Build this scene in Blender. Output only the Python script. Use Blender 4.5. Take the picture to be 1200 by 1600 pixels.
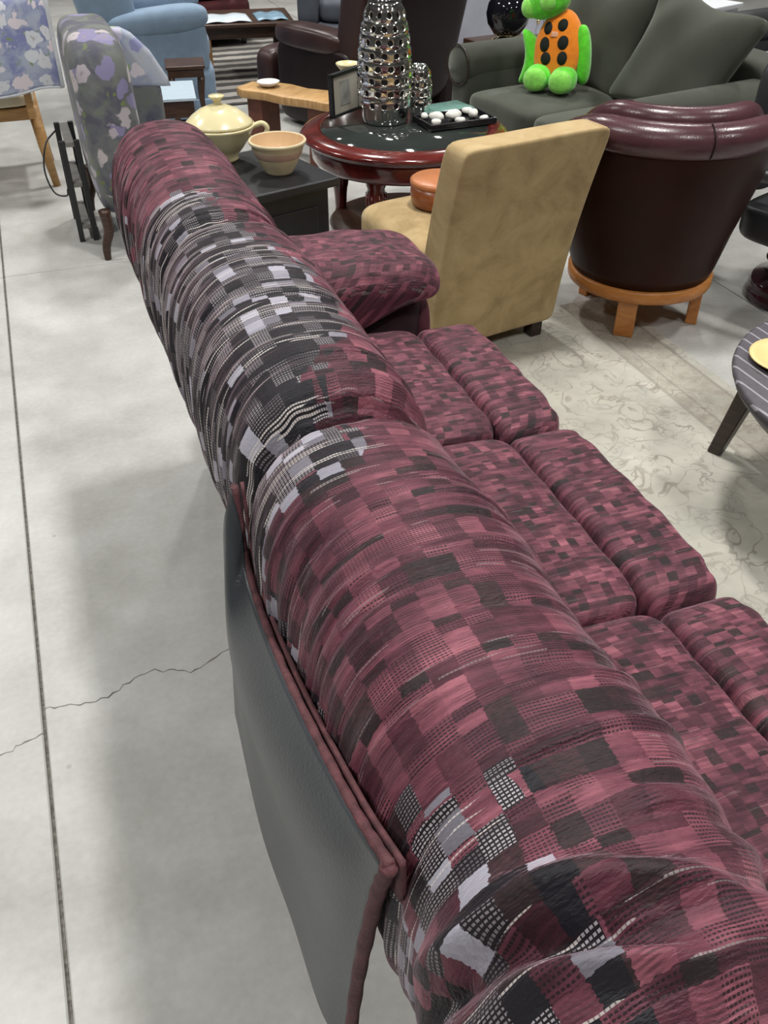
import bpy, bmesh, math, random
import numpy as np
from mathutils import Vector, Matrix

random.seed(7)
rng = np.random.default_rng(11)
for _o in list(bpy.data.objects):
    bpy.data.objects.remove(_o)
SC = bpy.context.scene
COL = SC.collection
PI = math.pi
R = math.radians

# ---------------------------------------------------------------- camera
# world: +Y runs along the long sofa (away from the camera), +X to its front, metres
CAM_H, F_PX = 1.6, 1400.0
cam_d = bpy.data.cameras.new('camera')
cam_d.sensor_fit = 'VERTICAL'
cam_d.sensor_height = 36.0
cam_d.lens = 36.0 * F_PX / 1600.0
cam_d.clip_start = 0.03
cam_d.clip_end = 200
cam = bpy.data.objects.new('camera', cam_d)
COL.objects.link(cam)
cam.location = (0, 0, CAM_H)
cam.rotation_euler = (R(90 - 38.157), 0, R(-20.34))
SC.camera = cam

# ---------------------------------------------------------------- world, light, exposure
world = bpy.data.worlds.new('world')
SC.world = world
world.use_nodes = True
world.node_tree.nodes['Background'].inputs[0].default_value = (0.9, 0.95, 1.0, 1)
world.node_tree.nodes['Background'].inputs[1].default_value = 0.3
SC.view_settings.view_transform = 'Standard'
SC.view_settings.look = 'None'
SC.view_settings.gamma = 1.0
SC.view_settings.exposure = 0.0
SC.view_settings.use_curve_mapping = False

LAMP_Z = 4.55
LAMP_POWER = 62.0
LAMP_SPOTS = [(x, y) for y in (-1.1, 2.4, 5.9, 9.4) for x in (-1.9, 1.4, 4.7)]


def area_lamp(x, y):
    ld = bpy.data.lights.new('lamp_light', 'AREA')
    ld.shape = 'RECTANGLE'
    ld.size, ld.size_y = 0.30, 0.50
    ld.energy = LAMP_POWER
    ld.spread = R(128)
    ld.color = (1.0, 0.985, 0.95)
    o = bpy.data.objects.new('lamp_light', ld)
    COL.objects.link(o)
    o.location = (x, y, LAMP_Z - 0.05)
    return o


# ---------------------------------------------------------------- object helpers
def link(o, parent=None):
    COL.objects.link(o)
    if parent is not None:
        o.parent = parent
    return o


def tag(o, label=None, cat=None, group=None, kind=None):
    if label: o['label'] = label
    if cat: o['category'] = cat
    if group: o['group'] = group
    if kind: o['kind'] = kind
    return o


def thing(name, label, cat, loc=(0, 0, 0), rz=0.0, group=None):
    o = bpy.data.objects.new(name, None)
    o.empty_display_size = 0.1
    link(o)
    o.location = loc
    o.rotation_euler = (0, 0, rz)
    return tag(o, label, cat, group)


def obj(name, me, mat, parent=None, loc=None, rot=None, smooth=True):
    o = bpy.data.objects.new(name, me)
    link(o, parent)
    if loc is not None: o.location = loc
    if rot is not None: o.rotation_euler = rot
    if mat is not None and not me.materials:
        me.materials.append(mat)
    if smooth:
        me.polygons.foreach_set('use_smooth', [True] * len(me.polygons))
    return o


def mesh_from(name, verts, faces, uvs=None):
    me = bpy.data.meshes.new(name)
    me.from_pydata([tuple(v) for v in verts], [], [tuple(f) for f in faces])
    if uvs is not None:
        lay = me.uv_layers.new(name='UVMap')
        idx = np.empty(len(me.loops), dtype=np.int32)
        me.loops.foreach_get('vertex_index', idx)
        lay.data.foreach_set('uv', np.asarray(uvs, dtype=np.float32)[idx].ravel())
    me.update()
    return me


def merge(*mes):
    bm = bmesh.new()
    for m in mes:
        bm.from_mesh(m)
    out = bpy.data.meshes.new('merged')
    bm.to_mesh(out)
    bm.free()
    return out


def xform(me, loc=(0, 0, 0), rot=(0, 0, 0), scale=(1, 1, 1)):
    from mathutils import Euler
    M = Matrix.Translation(loc) @ Euler(rot).to_matrix().to_4x4() @ Matrix.Diagonal((*scale, 1))
    me.transform(M)
    return me


def puff(size, k=5.0, n=10, fn=None, uvfn=None, center=(0, 0, 0), kxy=None):
    """cushion-like rounded box: a gridded cube pulled onto a superquadric; size = full extents"""
    key = {}
    V, Fc = [], []
    def vid(i, j, l):
        t = (i, j, l)
        if t not in key:
            key[t] = len(V)
            V.append((2 * i / n - 1, 2 * j / n - 1, 2 * l / n - 1))
        return key[t]
    for a in range(n):
        for b in range(n):
            for s in (0, n):
                q = [vid(a, b, s), vid(a + 1, b, s), vid(a + 1, b + 1, s), vid(a, b + 1, s)]
                Fc.append(q if s else q[::-1])
                q = [vid(a, s, b), vid(a + 1, s, b), vid(a + 1, s, b + 1), vid(a, s, b + 1)]
                Fc.append(q[::-1] if s else q)
                q = [vid(s, a, b), vid(s, a + 1, b), vid(s, a + 1, b + 1), vid(s, a, b + 1)]
                Fc.append(q if s else q[::-1])
    P = np.array(V)
    P = np.sign(P) * np.abs(P) ** 0.8           # more rings near the edges
    nr = (np.abs(P) ** k).sum(1) ** (1.0 / k)
    P = P / nr[:, None]
    P = P * (np.array(size) / 2)
    if fn is not None:
        P = fn(P)
    P = P + np.array(center)
    if uvfn is None:
        uv = np.stack([P[:, 1], P[:, 0] - P[:, 2]], 1)
    else:
        uv = uvfn(P)
    return mesh_from('puff', P, Fc, uv)


def box(x0, x1, y0, y1, z0, z1, bev=0.0, seg=2):
    bm = bmesh.new()
    bmesh.ops.create_cube(bm, size=1)
    for v in bm.verts:
        v.co = Vector((x0 + (v.co.x + .5) * (x1 - x0), y0 + (v.co.y + .5) * (y1 - y0), z0 + (v.co.z + .5) * (z1 - z0)))
    if bev > 0:
        bmesh.ops.bevel(bm, geom=bm.edges[:], offset=bev, segments=seg, affect='EDGES', profile=0.5)
    me = bpy.data.meshes.new('box')
    bm.to_mesh(me)
    bm.free()
    return me


def lathe(prof, seg=32, sx=1.0, sy=1.0):
    V, Fc = [], []
    m = len(prof)
    for i in range(seg):
        a = 2 * PI * i / seg
        for r, z in prof:
            V.append((r * math.cos(a) * sx, r * math.sin(a) * sy, z))
    for i in range(seg):
        j = (i + 1) % seg
        for q in range(m - 1):
            Fc.append((i * m + q, j * m + q, j * m + q + 1, i * m + q + 1))
    me = mesh_from('lathe', V, Fc)
    bm = bmesh.new()
    bm.from_mesh(me)
    bmesh.ops.remove_doubles(bm, verts=bm.verts[:], dist=1e-5)
    bmesh.ops.recalc_face_normals(bm, faces=bm.faces[:])
    bm.to_mesh(me)
    bm.free()
    return me


def tube(pts, rad, seg=10, caps=True):
    P = [Vector(p) for p in pts]
    if not hasattr(rad, '__len__'):
        rad = [rad] * len(P)
    V, Fc = [], []
    up = Vector((0.123, 0.31, 0.94))
    for i, p in enumerate(P):
        d = (P[min(i + 1, len(P) - 1)] - P[max(i - 1, 0)]).normalized()
        a = d.cross(up)
        if a.length < 1e-3: a = d.cross(Vector((1, 0, 0)))
        a.normalize()
        b = d.cross(a).normalized()
        for s in range(seg):
            t = 2 * PI * s / seg
            V.append(p + (a * math.cos(t) + b * math.sin(t)) * rad[i])
    for i in range(len(P) - 1):
        for s in range(seg):
            s2 = (s + 1) % seg
            Fc.append((i * seg + s, i * seg + s2, (i + 1) * seg + s2, (i + 1) * seg + s))
    if caps:
        Fc.append(tuple(range(seg)))
        Fc.append(tuple((len(P) - 1) * seg + s for s in range(seg - 1, -1, -1)))
    me = mesh_from('tube', V, Fc)
    bm = bmesh.new(); bm.from_mesh(me)
    bmesh.ops.recalc_face_normals(bm, faces=bm.faces[:])
    bm.to_mesh(me); bm.free()
    return me


def smooth_path(pts, n=8):
    """Catmull-Rom through pts"""
    P = [np.array(p, float) for p in pts]
    P = [2 * P[0] - P[1]] + P + [2 * P[-1] - P[-2]]
    out = []
    for i in range(1, len(P) - 2):
        for s in range(n):
            t = s / n
            a, b, c, d = P[i - 1], P[i], P[i + 1], P[i + 2]
            out.append(0.5 * (2 * b + (c - a) * t + (2 * a - 5 * b + 4 * c - d) * t * t + (3 * b - a - 3 * c + d) * t ** 3))
    out.append(P[-2])
    return out


def prism(poly, z0, z1, bev=0.0, seg=2):
    """vertical prism over a polygon in XY"""
    bm = bmesh.new()
    vs = [bm.verts.new((x, y, z0)) for x, y in poly]
    f = bm.faces.new(vs)
    r = bmesh.ops.extrude_face_region(bm, geom=[f])
    for v in r['geom']:
        if isinstance(v, bmesh.types.BMVert): v.co.z = z1
    bmesh.ops.recalc_face_normals(bm, faces=bm.faces[:])
    if bev > 0:
        es = [e for e in bm.edges if abs(e.verts[0].co.z - e.verts[1].co.z) < 1e-6]
        bmesh.ops.bevel(bm, geom=es, offset=bev, segments=seg, affect='EDGES', profile=0.5)
    me = bpy.data.meshes.new('prism')
    bm.to_mesh(me); bm.free()
    return me


def extrude_profile(poly, x0, x1, bev=0.0, seg=3):
    """profile in (y, z), extruded along x"""
    me = prism(poly, x0, x1, bev, seg)
    for v in me.vertices:
        y, z, x = v.co
        v.co = (x, y, z)
    bm = bmesh.new(); bm.from_mesh(me)
    bmesh.ops.recalc_face_normals(bm, faces=bm.faces[:])
    bm.to_mesh(me); bm.free()
    return me


def sheet(G, thick=0.004, nu=8, nv=8, closed=False):
    """a thin cloth through a grid of control points G[row][col] (Catmull-Rom both ways), with real thickness"""
    rows = [smooth_path(r, nu) for r in G]
    cols = [smooth_path([rows[i][j] for i in range(len(rows))], nv) for j in range(len(rows[0]))]
    nc, nr = len(cols), len(cols[0])
    V = [cols[j][i] for i in range(nr) for j in range(nc)]
    Fc = [(i * nc + j, i * nc + j + 1, (i + 1) * nc + j + 1, (i + 1) * nc + j) for i in range(nr - 1) for j in range(nc - 1)]
    uv = [(j / nc, i / nr) for i in range(nr) for j in range(nc)]
    me = mesh_from('sheet', V, Fc, uv)
    bm = bmesh.new(); bm.from_mesh(me)
    bmesh.ops.recalc_face_normals(bm, faces=bm.faces[:])
    bmesh.ops.solidify(bm, geom=bm.faces[:], thickness=thick)
    bmesh.ops.recalc_face_normals(bm, faces=bm.faces[:])
    bm.to_mesh(me); bm.free()
    return me


# ---------------------------------------------------------------- materials
class G:
    def __init__(s, name):
        s.m = bpy.data.materials.new(name)
        s.m.use_nodes = True
        s.nt = s.m.node_tree
        s.b = s.nt.nodes['Principled BSDF']
    def put(s, sock, v):
        if isinstance(v, bpy.types.NodeSocket): s.nt.links.new(v, sock)
        elif v is not None:
            if hasattr(v, '__len__') and len(v) == 3 and sock.type == 'RGBA': v = (*v, 1)
            sock.default_value = v
    def node(s, t, ins=None, **props):
        n = s.nt.nodes.new('ShaderNode' + t)
        for k, v in props.items(): setattr(n, k, v)
        for k, v in (ins or {}).items(): s.put(n.inputs[k], v)
        return n
    def math(s, op, a, b=None, c=None, clamp=False):
        n = s.node('Math', operation=op, use_clamp=clamp)
        for i, v in enumerate((a, b, c)):
            if v is not None: s.put(n.inputs[i], v)
        return n.outputs[0]
    def mix(s, f, a, b, blend='MIX'):
        n = s.node('Mix', data_type='RGBA', blend_type=blend)
        s.put(n.inputs[0], f); s.put(n.inputs[6], a); s.put(n.inputs[7], b)
        return n.outputs[2]
    def ramp(s, f, stops, interp='LINEAR'):
        n = s.node('ValToRGB')
        n.color_ramp.interpolation = interp
        el = n.color_ramp.elements
        while len(el) < len(stops): el.new(0.5)
        for e, (p, c) in zip(el, stops):
            e.position = p
            e.color = (*c, 1) if hasattr(c, '__len__') else (c, c, c, 1)
        s.put(n.inputs[0], f)
        return n.outputs[0]
    def coord(s, kind='Object', scale=None, loc=None):
        n = s.node('TexCoord')
        v = n.outputs[kind]
        if scale is not None or loc is not None:
            m = s.node('Mapping')
            s.put(m.inputs['Vector'], v)
            if scale is not None: m.inputs['Scale'].default_value = scale if hasattr(scale, '__len__') else (scale,) * 3
            if loc is not None: m.inputs['Location'].default_value = loc
            v = m.outputs[0]
        return v
    def noise(s, vec, scale, detail=3, rough=0.5, dist=0.0):
        n = s.node('TexNoise', {'Vector': vec, 'Scale': scale, 'Detail': detail, 'Roughness': rough, 'Distortion': dist})
        return n.outputs['Fac']
    def voro(s, vec, scale, feature='F1', out='Distance', rnd=1.0):
        n = s.node('TexVoronoi', {'Vector': vec, 'Scale': scale, 'Randomness': rnd}, feature=feature)
        return n.outputs[out]
    def bump(s, h, strength=0.3, dist=0.002):
        n = s.node('Bump', {'Strength': strength, 'Distance': dist, 'Height': h})
        s.nt.links.new(n.outputs[0], s.b.inputs['Normal'])
    def set(s, **kw):
        names = {'color': 'Base Color', 'rough': 'Roughness', 'metal': 'Metallic', 'spec': 'Specular IOR Level',
                 'sheen': 'Sheen Weight', 'sheen_rough': 'Sheen Roughness', 'sheen_tint': 'Sheen Tint', 'coat': 'Coat Weight',
                 'coat_rough': 'Coat Roughness', 'trans': 'Transmission Weight', 'emit': 'Emission Color', 'emit_s': 'Emission Strength'}
        for k, v in kw.items(): s.put(s.b.inputs[names[k]], v)
        return s.m


def plain(name, col, rough=0.5, var=0.12, scale=20, bump=0.0, bscale=60, **kw):
    g = G(name)
    v = g.coord('Object')
    n = g.noise(v, scale, 3)
    c = np.array(col)
    g.set(color=g.ramp(n, [(0.25, tuple(c * (1 - var))), (0.75, tuple(np.minimum(c * (1 + var), 1)))]), rough=rough, **kw)
    if bump:
        g.bump(g.noise(v, bscale, 4), bump, 0.003)
    return g.m


def mk_fabric(name='woven_velvet', zoom=1.0, threads=1.0):
    g = G(name)
    uv = g.coord('UV', (zoom, zoom, 1))
    wob = g.node('TexNoise', {'Vector': uv, 'Scale': 9.0, 'Detail': 2.0})
    off = g.node('VectorMath', operation='MULTIPLY_ADD')
    g.put(off.inputs[0], wob.outputs['Color']); off.inputs[1].default_value = (0.012, 0.012, 0); g.put(off.inputs[2], uv)
    fray = g.node('TexNoise', {'Vector': g.coord('UV', (520 * zoom, 130 * zoom, 1)), 'Scale': 1.0, 'Detail': 2.0})
    off2 = g.node('VectorMath', operation='MULTIPLY_ADD')
    g.put(off2.inputs[0], fray.outputs['Color']); off2.inputs[1].default_value = (0.0030, 0.0075, 0); g.put(off2.inputs[2], off.outputs[0])
    sp = g.node('SeparateXYZ'); g.put(sp.inputs[0], off2.outputs[0])
    U, Vv = sp.outputs[0], sp.outputs[1]
    sp0 = g.node('SeparateXYZ'); g.put(sp0.inputs[0], off.outputs[0])
    U0, V0 = sp0.outputs[0], sp0.outputs[1]
    cu, cv = 0.0165, 0.029
    iu = g.math('FLOOR', g.math('DIVIDE', g.math('ADD', U, g.math('MULTIPLY', g.math('SINE', g.math('MULTIPLY', U, 131.0)), 0.0052)), cu))
    jv = g.math('FLOOR', g.math('DIVIDE', Vv, cv))
    def wn(a, b):
        c = g.node('CombineXYZ'); g.put(c.inputs[0], g.math('ADD', iu, a)); g.put(c.inputs[1], g.math('ADD', jv, b))
        return g.node('TexWhiteNoise', {'Vector': c.outputs[0]}, noise_dimensions='2D').outputs[0]
    h1, h2 = wn(0.5, 0.5), wn(57.5, 13.5)
    # fine ribs running around the cushion and the dashes that cross them
    rib = g.math('GREATER_THAN', g.math('FRACT', g.math('DIVIDE', U0, 0.0031)), 0.52)
    dash = g.math('GREATER_THAN', g.math('FRACT', g.math('DIVIDE', V0, 0.0043)), 0.32)
    weave = g.math('MULTIPLY', rib, dash)
    streak = g.noise(g.coord('UV', (85 * zoom, 7 * zoom, 1)), 1.0, 4, 0.6)
    low = g.noise(g.coord('UV', (10 * zoom, 9 * zoom, 1)), 1.0, 2)
    tone = g.math('ADD', g.math('MULTIPLY', streak, 0.55), g.math('ADD', g.math('MULTIPLY', low, 0.35), g.math('MULTIPLY', h1, 0.24)))
    base = g.ramp(tone, [(0.38, (0.033, 0.0105, 0.0155)), (0.53, (0.092, 0.026, 0.041)), (0.66, (0.185, 0.056, 0.080)), (0.84, (0.38, 0.130, 0.165))])
    blackc = (0.013, 0.009, 0.011)
    # thin dark pile lines all over
    pl = g.math('MULTIPLY', rib, g.ramp(g.noise(g.coord('UV', (45 * zoom, 26 * zoom, 1)), 1.0, 2), [(0.45, 0.0), (0.62, 0.55)]))
    c1 = g.mix(pl, base, blackc)
    isblk = g.math('GREATER_THAN', h2, 0.87)
    isrib = g.math('MULTIPLY', g.math('GREATER_THAN', h2, 0.52), g.math('LESS_THAN', h2, 0.87))
    c1 = g.mix(g.math('MULTIPLY', isrib, g.math('MULTIPLY', weave, 0.85)), c1, blackc)
    c1 = g.mix(g.math('MULTIPLY', isblk, g.math('ADD', 0.55, g.math('MULTIPLY', fray.outputs[0], 0.6), clamp=True)), c1, (0.016, 0.013, 0.013))
    # silver-grey and black weave
    light = g.ramp(h1, [(0.2, (0.16, 0.15, 0.18)), (0.8, (0.40, 0.39, 0.46))])
    c2 = g.mix(g.math('GREATER_THAN', h2, 0.13), light, g.mix(weave, (0.014, 0.011, 0.014), g.ramp(h1, [(0, (0.09, 0.075, 0.09)), (1, (0.40, 0.37, 0.40))])))
    c2 = g.mix(g.math('GREATER_THAN', h2, 0.56), c2, (0.012, 0.011, 0.015))
    at = g.node('Attribute', attribute_name='silver')
    sil = at.outputs['Fac']
    msk = g.math('GREATER_THAN', g.math('ADD', sil, g.math('MULTIPLY', g.math('SUBTRACT', wn(91.5, 7.5), 0.5), 0.55)), 0.5)
    col = g.mix(msk, c1, c2)
    # loose pale threads
    tr = g.node('TexWhiteNoise', {'W': g.math('FLOOR', g.math('DIVIDE', U0, 0.0031))}, noise_dimensions='1D').outputs[0]
    tn = g.noise(g.coord('UV', (150 * zoom, 14 * zoom, 1)), 1.0, 1)
    th = g.math('MULTIPLY', g.math('GREATER_THAN', tr, g.math('SUBTRACT', 0.88, g.math('MULTIPLY', sil, 0.08))), g.math('GREATER_THAN', tn, g.math('SUBTRACT', 0.57, g.math('MULTIPLY', sil, 0.14))))
    th = g.math('MULTIPLY', th, g.math('GREATER_THAN', g.math('FRACT', g.math('DIVIDE', U0, 0.0031)), 0.5))
    th = g.math('MULTIPLY', th, g.math('ADD', 0.3, g.math('MULTIPLY', dash, 0.6)))
    col = g.mix(g.math('MULTIPLY', th, g.math('MULTIPLY', g.math('ADD', 0.22, sil, clamp=True), threads)), col, (0.66, 0.60, 0.58))
    g.set(color=col, rough=0.55, spec=0.28, sheen=0.30, sheen_rough=0.28, sheen_tint=(0.95, 0.62, 0.72))
    h = g.math('ADD', g.math('MULTIPLY', weave, 0.35), g.math('ADD', g.math('MULTIPLY', fray.outputs[0], 0.5), g.math('MULTIPLY', g.noise(g.coord('UV', (60, 6, 1)), 1.0, 3), 2.2)))
    g.bump(h, 0.6, 0.005)
    return g.m


def mk_floral(name, ground, ground2, fl1, fl2, leaf, scale=9.0, coord='Object', amount=0.42):
    g = G(name)
    v = g.coord(coord)
    wob = g.node('TexNoise', {'Vector': v, 'Scale': scale * 1.2, 'Detail': 3.0})
    off = g.node('VectorMath', operation='MULTIPLY_ADD')
    g.put(off.inputs[0], wob.outputs['Color']); off.inputs[1].default_value = (0.10,) * 3; g.put(off.inputs[2], v)
    vv = off.outputs[0]
    base = g.mix(g.ramp(g.noise(vv, scale * 0.9, 3), [(0.4, 0.0), (0.6, 1.0)]), ground, ground2)
    lf = g.ramp(g.voro(vv, scale * 1.7), [(0.22, 1.0), (0.30, 0.0)])
    base = g.mix(g.math('MULTIPLY', lf, g.ramp(g.noise(vv, scale * 0.7, 1), [(0.48, 0.0), (0.56, 1.0)])), base, leaf)
    d = g.voro(vv, scale)
    cc = g.voro(vv, scale, out='Color')
    fl = g.mix(g.ramp(cc, [(0.4, 0.0), (0.6, 1.0)]), fl1, fl2)
    fl = g.mix(g.ramp(d, [(0.02, 1.0), (0.12, 0.0)]), fl, tuple(np.array(fl1) * 0.6))
    m = g.ramp(d, [(amount - 0.06, 1.0), (amount, 0.0)])
    sep = g.node('SeparateColor'); g.put(sep.inputs[0], cc)
    m = g.math('MULTIPLY', m, g.math('GREATER_THAN', sep.outputs[1], 0.2))
    g.set(color=g.mix(m, base, fl), rough=0.8, sheen=0.1)
    g.bump(g.noise(v, 300, 2), 0.15, 0.002)
    return g.m


def mk_leather(name, c, rough=0.32, var=0.25, spec=0.5):
    g = G(name)
    v = g.coord('Object')
    n = g.noise(v, 6, 4)
    c = np.array(c)
    g.set(color=g.ramp(n, [(0.3, tuple(c * (1 - var))), (0.7, tuple(c * (1 + var)))]), rough=g.ramp(n, [(0.3, rough * 0.85), (0.7, rough * 1.2)]), spec=spec)
    g.bump(g.math('ADD', g.voro(v, 220), g.noise(v, 25, 3)), 0.12, 0.002)
    return g.m


def mk_wood(name, c1, c2, rough=0.35, stretch=(3, 3, 22), scale=3.0, coat=0.0, axis=None):
    g = G(name)
    v = g.coord('Object', stretch)
    n = g.noise(v, scale, 5, 0.6, 0.8)
    g.set(color=g.ramp(n, [(0.3, c1), (0.7, c2)]), rough=rough, coat=coat, coat_rough=0.08)
    g.bump(n, 0.08, 0.002)
    return g.m


def mk_concrete():
    g = G('polished_concrete')
    v = g.coord('Object')
    a = g.noise(v, 0.9, 4, 0.55, 0.6)
    b = g.noise(v, 4.5, 5, 0.6)
    c = g.noise(v, 60, 3)
    mixv = g.math('ADD', g.math('MULTIPLY', a, 0.55), g.math('ADD', g.math('MULTIPLY', b, 0.35), g.math('MULTIPLY', c, 0.12)))
    col = g.ramp(mixv, [(0.36, (0.315, 0.312, 0.292)), (0.50, (0.43, 0.427, 0.405)), (0.64, (0.545, 0.545, 0.53))])
    sp = g.ramp(g.voro(v, 7.0), [(0.03, 1.0), (0.05, 0.0)])
    spm = g.math('MULTIPLY', sp, g.ramp(g.noise(v, 3.1, 2), [(0.55, 0.0), (0.62, 1.0)]))
    col = g.mix(g.math('MULTIPLY', spm, 0.45), col, (0.20, 0.19, 0.17))
    g.set(color=col, rough=g.ramp(b, [(0.3, 0.28), (0.7, 0.42)]), spec=0.4)
    g.bump(g.math('ADD', b, g.math('MULTIPLY', c, 0.3)), 0.05, 0.002)
    return g.m


def mk_rug():
    g = G('faded_rug')
    v = g.coord('Object')
    sp = g.node('SeparateXYZ'); g.put(sp.inputs[0], v)
    X = sp.outputs[0]
    n1 = g.noise(v, 3.0, 4, 0.6)
    base = g.ramp(n1, [(0.3, (0.36, 0.345, 0.295)), (0.7, (0.57, 0.55, 0.48))])
    wob = g.node('TexNoise', {'Vector': v, 'Scale': 7.0, 'Detail': 3.0})
    off = g.node('VectorMath', operation='MULTIPLY_ADD')
    g.put(off.inputs[0], wob.outputs['Color']); off.inputs[1].default_value = (0.09,) * 3; g.put(off.inputs[2], v)
    vv = off.outputs[0]
    def contour(sc, lo, w, seed):
        nn = g.noise(g.coord('Object', 1.0, (seed, seed * 2, 0)), sc, 2, 0.55, 0.9)
        return g.ramp(g.math('ABSOLUTE', g.math('SUBTRACT', nn, lo)), [(w * 0.6, 1.0), (w, 0.0)])
    scroll = g.math('ADD', contour(6.5, 0.52, 0.016, 3.1), g.math('MULTIPLY', contour(11.0, 0.56, 0.022, 7.7), 0.8), clamp=True)
    d = g.voro(vv, 6.0)
    flower = g.ramp(d, [(0.05, 0.0), (0.07, 1.0), (0.10, 0.25), (0.17, 0.2), (0.19, 0.9), (0.225, 0.9), (0.25, 0.0)])
    cc = g.node('SeparateColor'); g.put(cc.inputs[0], g.voro(vv, 6.0, out='Color'))
    flower = g.math('MULTIPLY', flower, g.math('GREATER_THAN', cc.outputs[0], 0.45))
    fade = g.ramp(g.noise(v, 9.0, 4, 0.7), [(0.35, 0.15), (0.6, 1.0)])
    mot = g.math('MULTIPLY', g.math('MAXIMUM', g.math('MULTIPLY', scroll, 0.9), g.math('MULTIPLY', flower, 0.6)), fade)
    col = g.mix(g.math('MULTIPLY', mot, 0.75), base, (0.22, 0.20, 0.165))
    blot = g.ramp(g.noise(vv, 5.0, 4, 0.65), [(0.52, 0.0), (0.68, 0.5)])
    col = g.mix(blot, col, (0.36, 0.36, 0.32))
    # borders along the two long sides
    def band(x0, x1):
        return g.math('MULTIPLY', g.math('GREATER_THAN', X, x0), g.math('LESS_THAN', X, x1))
    bm_ = g.math('ADD', band(1.86, 2.05), band(0.31, 0.5), clamp=True)
    bp = g.ramp(g.noise(vv, 16.0, 4, 0.7), [(0.42, 0.0), (0.6, 1.0)])
    col = g.mix(g.math('MULTIPLY', bm_, g.math('ADD', 0.22, g.math('MULTIPLY', bp, 0.35))), col, (0.27, 0.24, 0.19))
    lines = g.math('ADD', g.math('ADD', band(1.845, 1.86), band(2.04, 2.055)), g.math('ADD', band(1.905, 1.912), band(0.5, 0.515)), clamp=True)
    col = g.mix(g.math('MULTIPLY', lines, 0.5), col, (0.22, 0.20, 0.17))
    g.set(color=col, rough=0.95, spec=0.1, sheen=0.1)
    g.bump(g.math('ADD', g.noise(v, 350, 2), g.noise(v, 90, 2)), 0.25, 0.003)
    return g.m


def mk_stripes(name, c1, c2, freq, axis=0, width=0.5, rough=0.8, wob=0.0):
    g = G(name)
    v = g.coord('Object')
    sp = g.node('SeparateXYZ'); g.put(sp.inputs[0], v)
    n = g.noise(v, 8, 3)
    a = g.math('ADD', g.math('MULTIPLY', sp.outputs[axis], freq), g.math('MULTIPLY', n, wob))
    f = g.math('LESS_THAN', g.math('FRACT', a), width)
    col = g.mix(f, c1, c2)
    col = g.mix(g.math('MULTIPLY', g.noise(v, 40, 3), 0.35), col, tuple((np.array(c1) + np.array(c2)) / 2))
    g.set(color=col, rough=rough)
    g.bump(g.noise(v, 200, 2), 0.2, 0.002)
    return g.m


FAB = mk_fabric()
FAB_SEAT = mk_fabric('woven_velvet_seat', 1.35, 0.7)
M = {}
M['concrete'] = mk_concrete()
M['joint'] = plain('joint_filler', (0.17, 0.16, 0.14), 0.9, 0.6, 120)
M['crack'] = plain('crack_dirt', (0.17, 0.16, 0.145), 0.9, 0.4, 30)
M['rug'] = mk_rug()
M['wallpaint'] = plain('wall_paint', (0.30, 0.30, 0.29), 0.8, 0.04)
M['ceil'] = plain('ceiling_paint', (0.22, 0.22, 0.22), 0.8, 0.04)
M['maroon'] = plain('maroon_cloth', (0.085, 0.020, 0.030), 0.8, 0.3, 40, 0.2, 200, sheen=0.3, sheen_tint=(0.8, 0.4, 0.5))
M['maroon_dark'] = plain('maroon_panel_cloth', (0.030, 0.010, 0.014), 0.85, 0.3, 30, 0.2, 200)
M['piping'] = plain('maroon_binding', (0.088, 0.029, 0.034), 0.75, 0.5, 60, 0.5, 220)
M['vinyl'] = plain('charcoal_vinyl', (0.036, 0.041, 0.047), 0.38, 0.12, 12, 0.25, 260)
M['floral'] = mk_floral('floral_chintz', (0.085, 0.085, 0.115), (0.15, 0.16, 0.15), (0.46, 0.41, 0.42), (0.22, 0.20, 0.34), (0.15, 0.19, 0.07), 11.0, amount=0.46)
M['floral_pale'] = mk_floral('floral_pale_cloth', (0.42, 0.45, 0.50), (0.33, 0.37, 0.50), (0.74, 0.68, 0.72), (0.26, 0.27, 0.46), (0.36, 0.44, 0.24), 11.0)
M['floral_throw'] = mk_floral('floral_throw_cloth', (0.40, 0.44, 0.55), (0.22, 0.24, 0.44), (0.72, 0.64, 0.68), (0.66, 0.68, 0.72), (0.22, 0.30, 0.15), 14.0, amount=0.5)
M['binding'] = plain('white_binding', (0.55, 0.57, 0.60), 0.7)
M['oak'] = mk_wood('oak_wood', (0.33, 0.17, 0.055), (0.50, 0.29, 0.11), 0.45)
M['cream_cloth'] = plain('cream_cloth', (0.62, 0.55, 0.40), 0.85, 0.08, 30, 0.2, 150)
M['black_metal'] = plain('black_metal', (0.02, 0.021, 0.023), 0.4, 0.2)
M['grey_shelf'] = mk_wood('grey_shelf_wood', (0.17, 0.165, 0.15), (0.27, 0.26, 0.24), 0.6, (3, 20, 3))
M['dark_wood'] = mk_wood('dark_brown_wood', (0.030, 0.014, 0.009), (0.075, 0.036, 0.022), 0.35)
M['espresso'] = mk_wood('espresso_wood', (0.018, 0.010, 0.008), (0.045, 0.026, 0.020), 0.4)
M['blue'] = plain('powder_blue_cloth', (0.19, 0.27, 0.37), 0.85, 0.1, 15, 0.2, 180, sheen=0.15)
M['bluewhite'] = plain('glossy_pale_top', (0.50, 0.60, 0.68), 0.15, 0.04)
M['paper'] = plain('magazine_paper', (0.60, 0.68, 0.74), 0.4, 0.1, 9)
M['paper_blue'] = plain('magazine_photo', (0.20, 0.32, 0.42), 0.35, 0.3, 14)
M['striped_rug'] = mk_stripes('striped_shag', (0.035, 0.032, 0.03), (0.34, 0.32, 0.29), 5.2, 1, 0.48, 0.95, 0.35)
M['brown_leather'] = mk_leather('brown_leather', (0.036, 0.017, 0.016), 0.34, 0.25, 0.4)
M['dark_leather'] = mk_leather('dark_leather', (0.013, 0.006, 0.006), 0.42, 0.25, 0.22)
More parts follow.
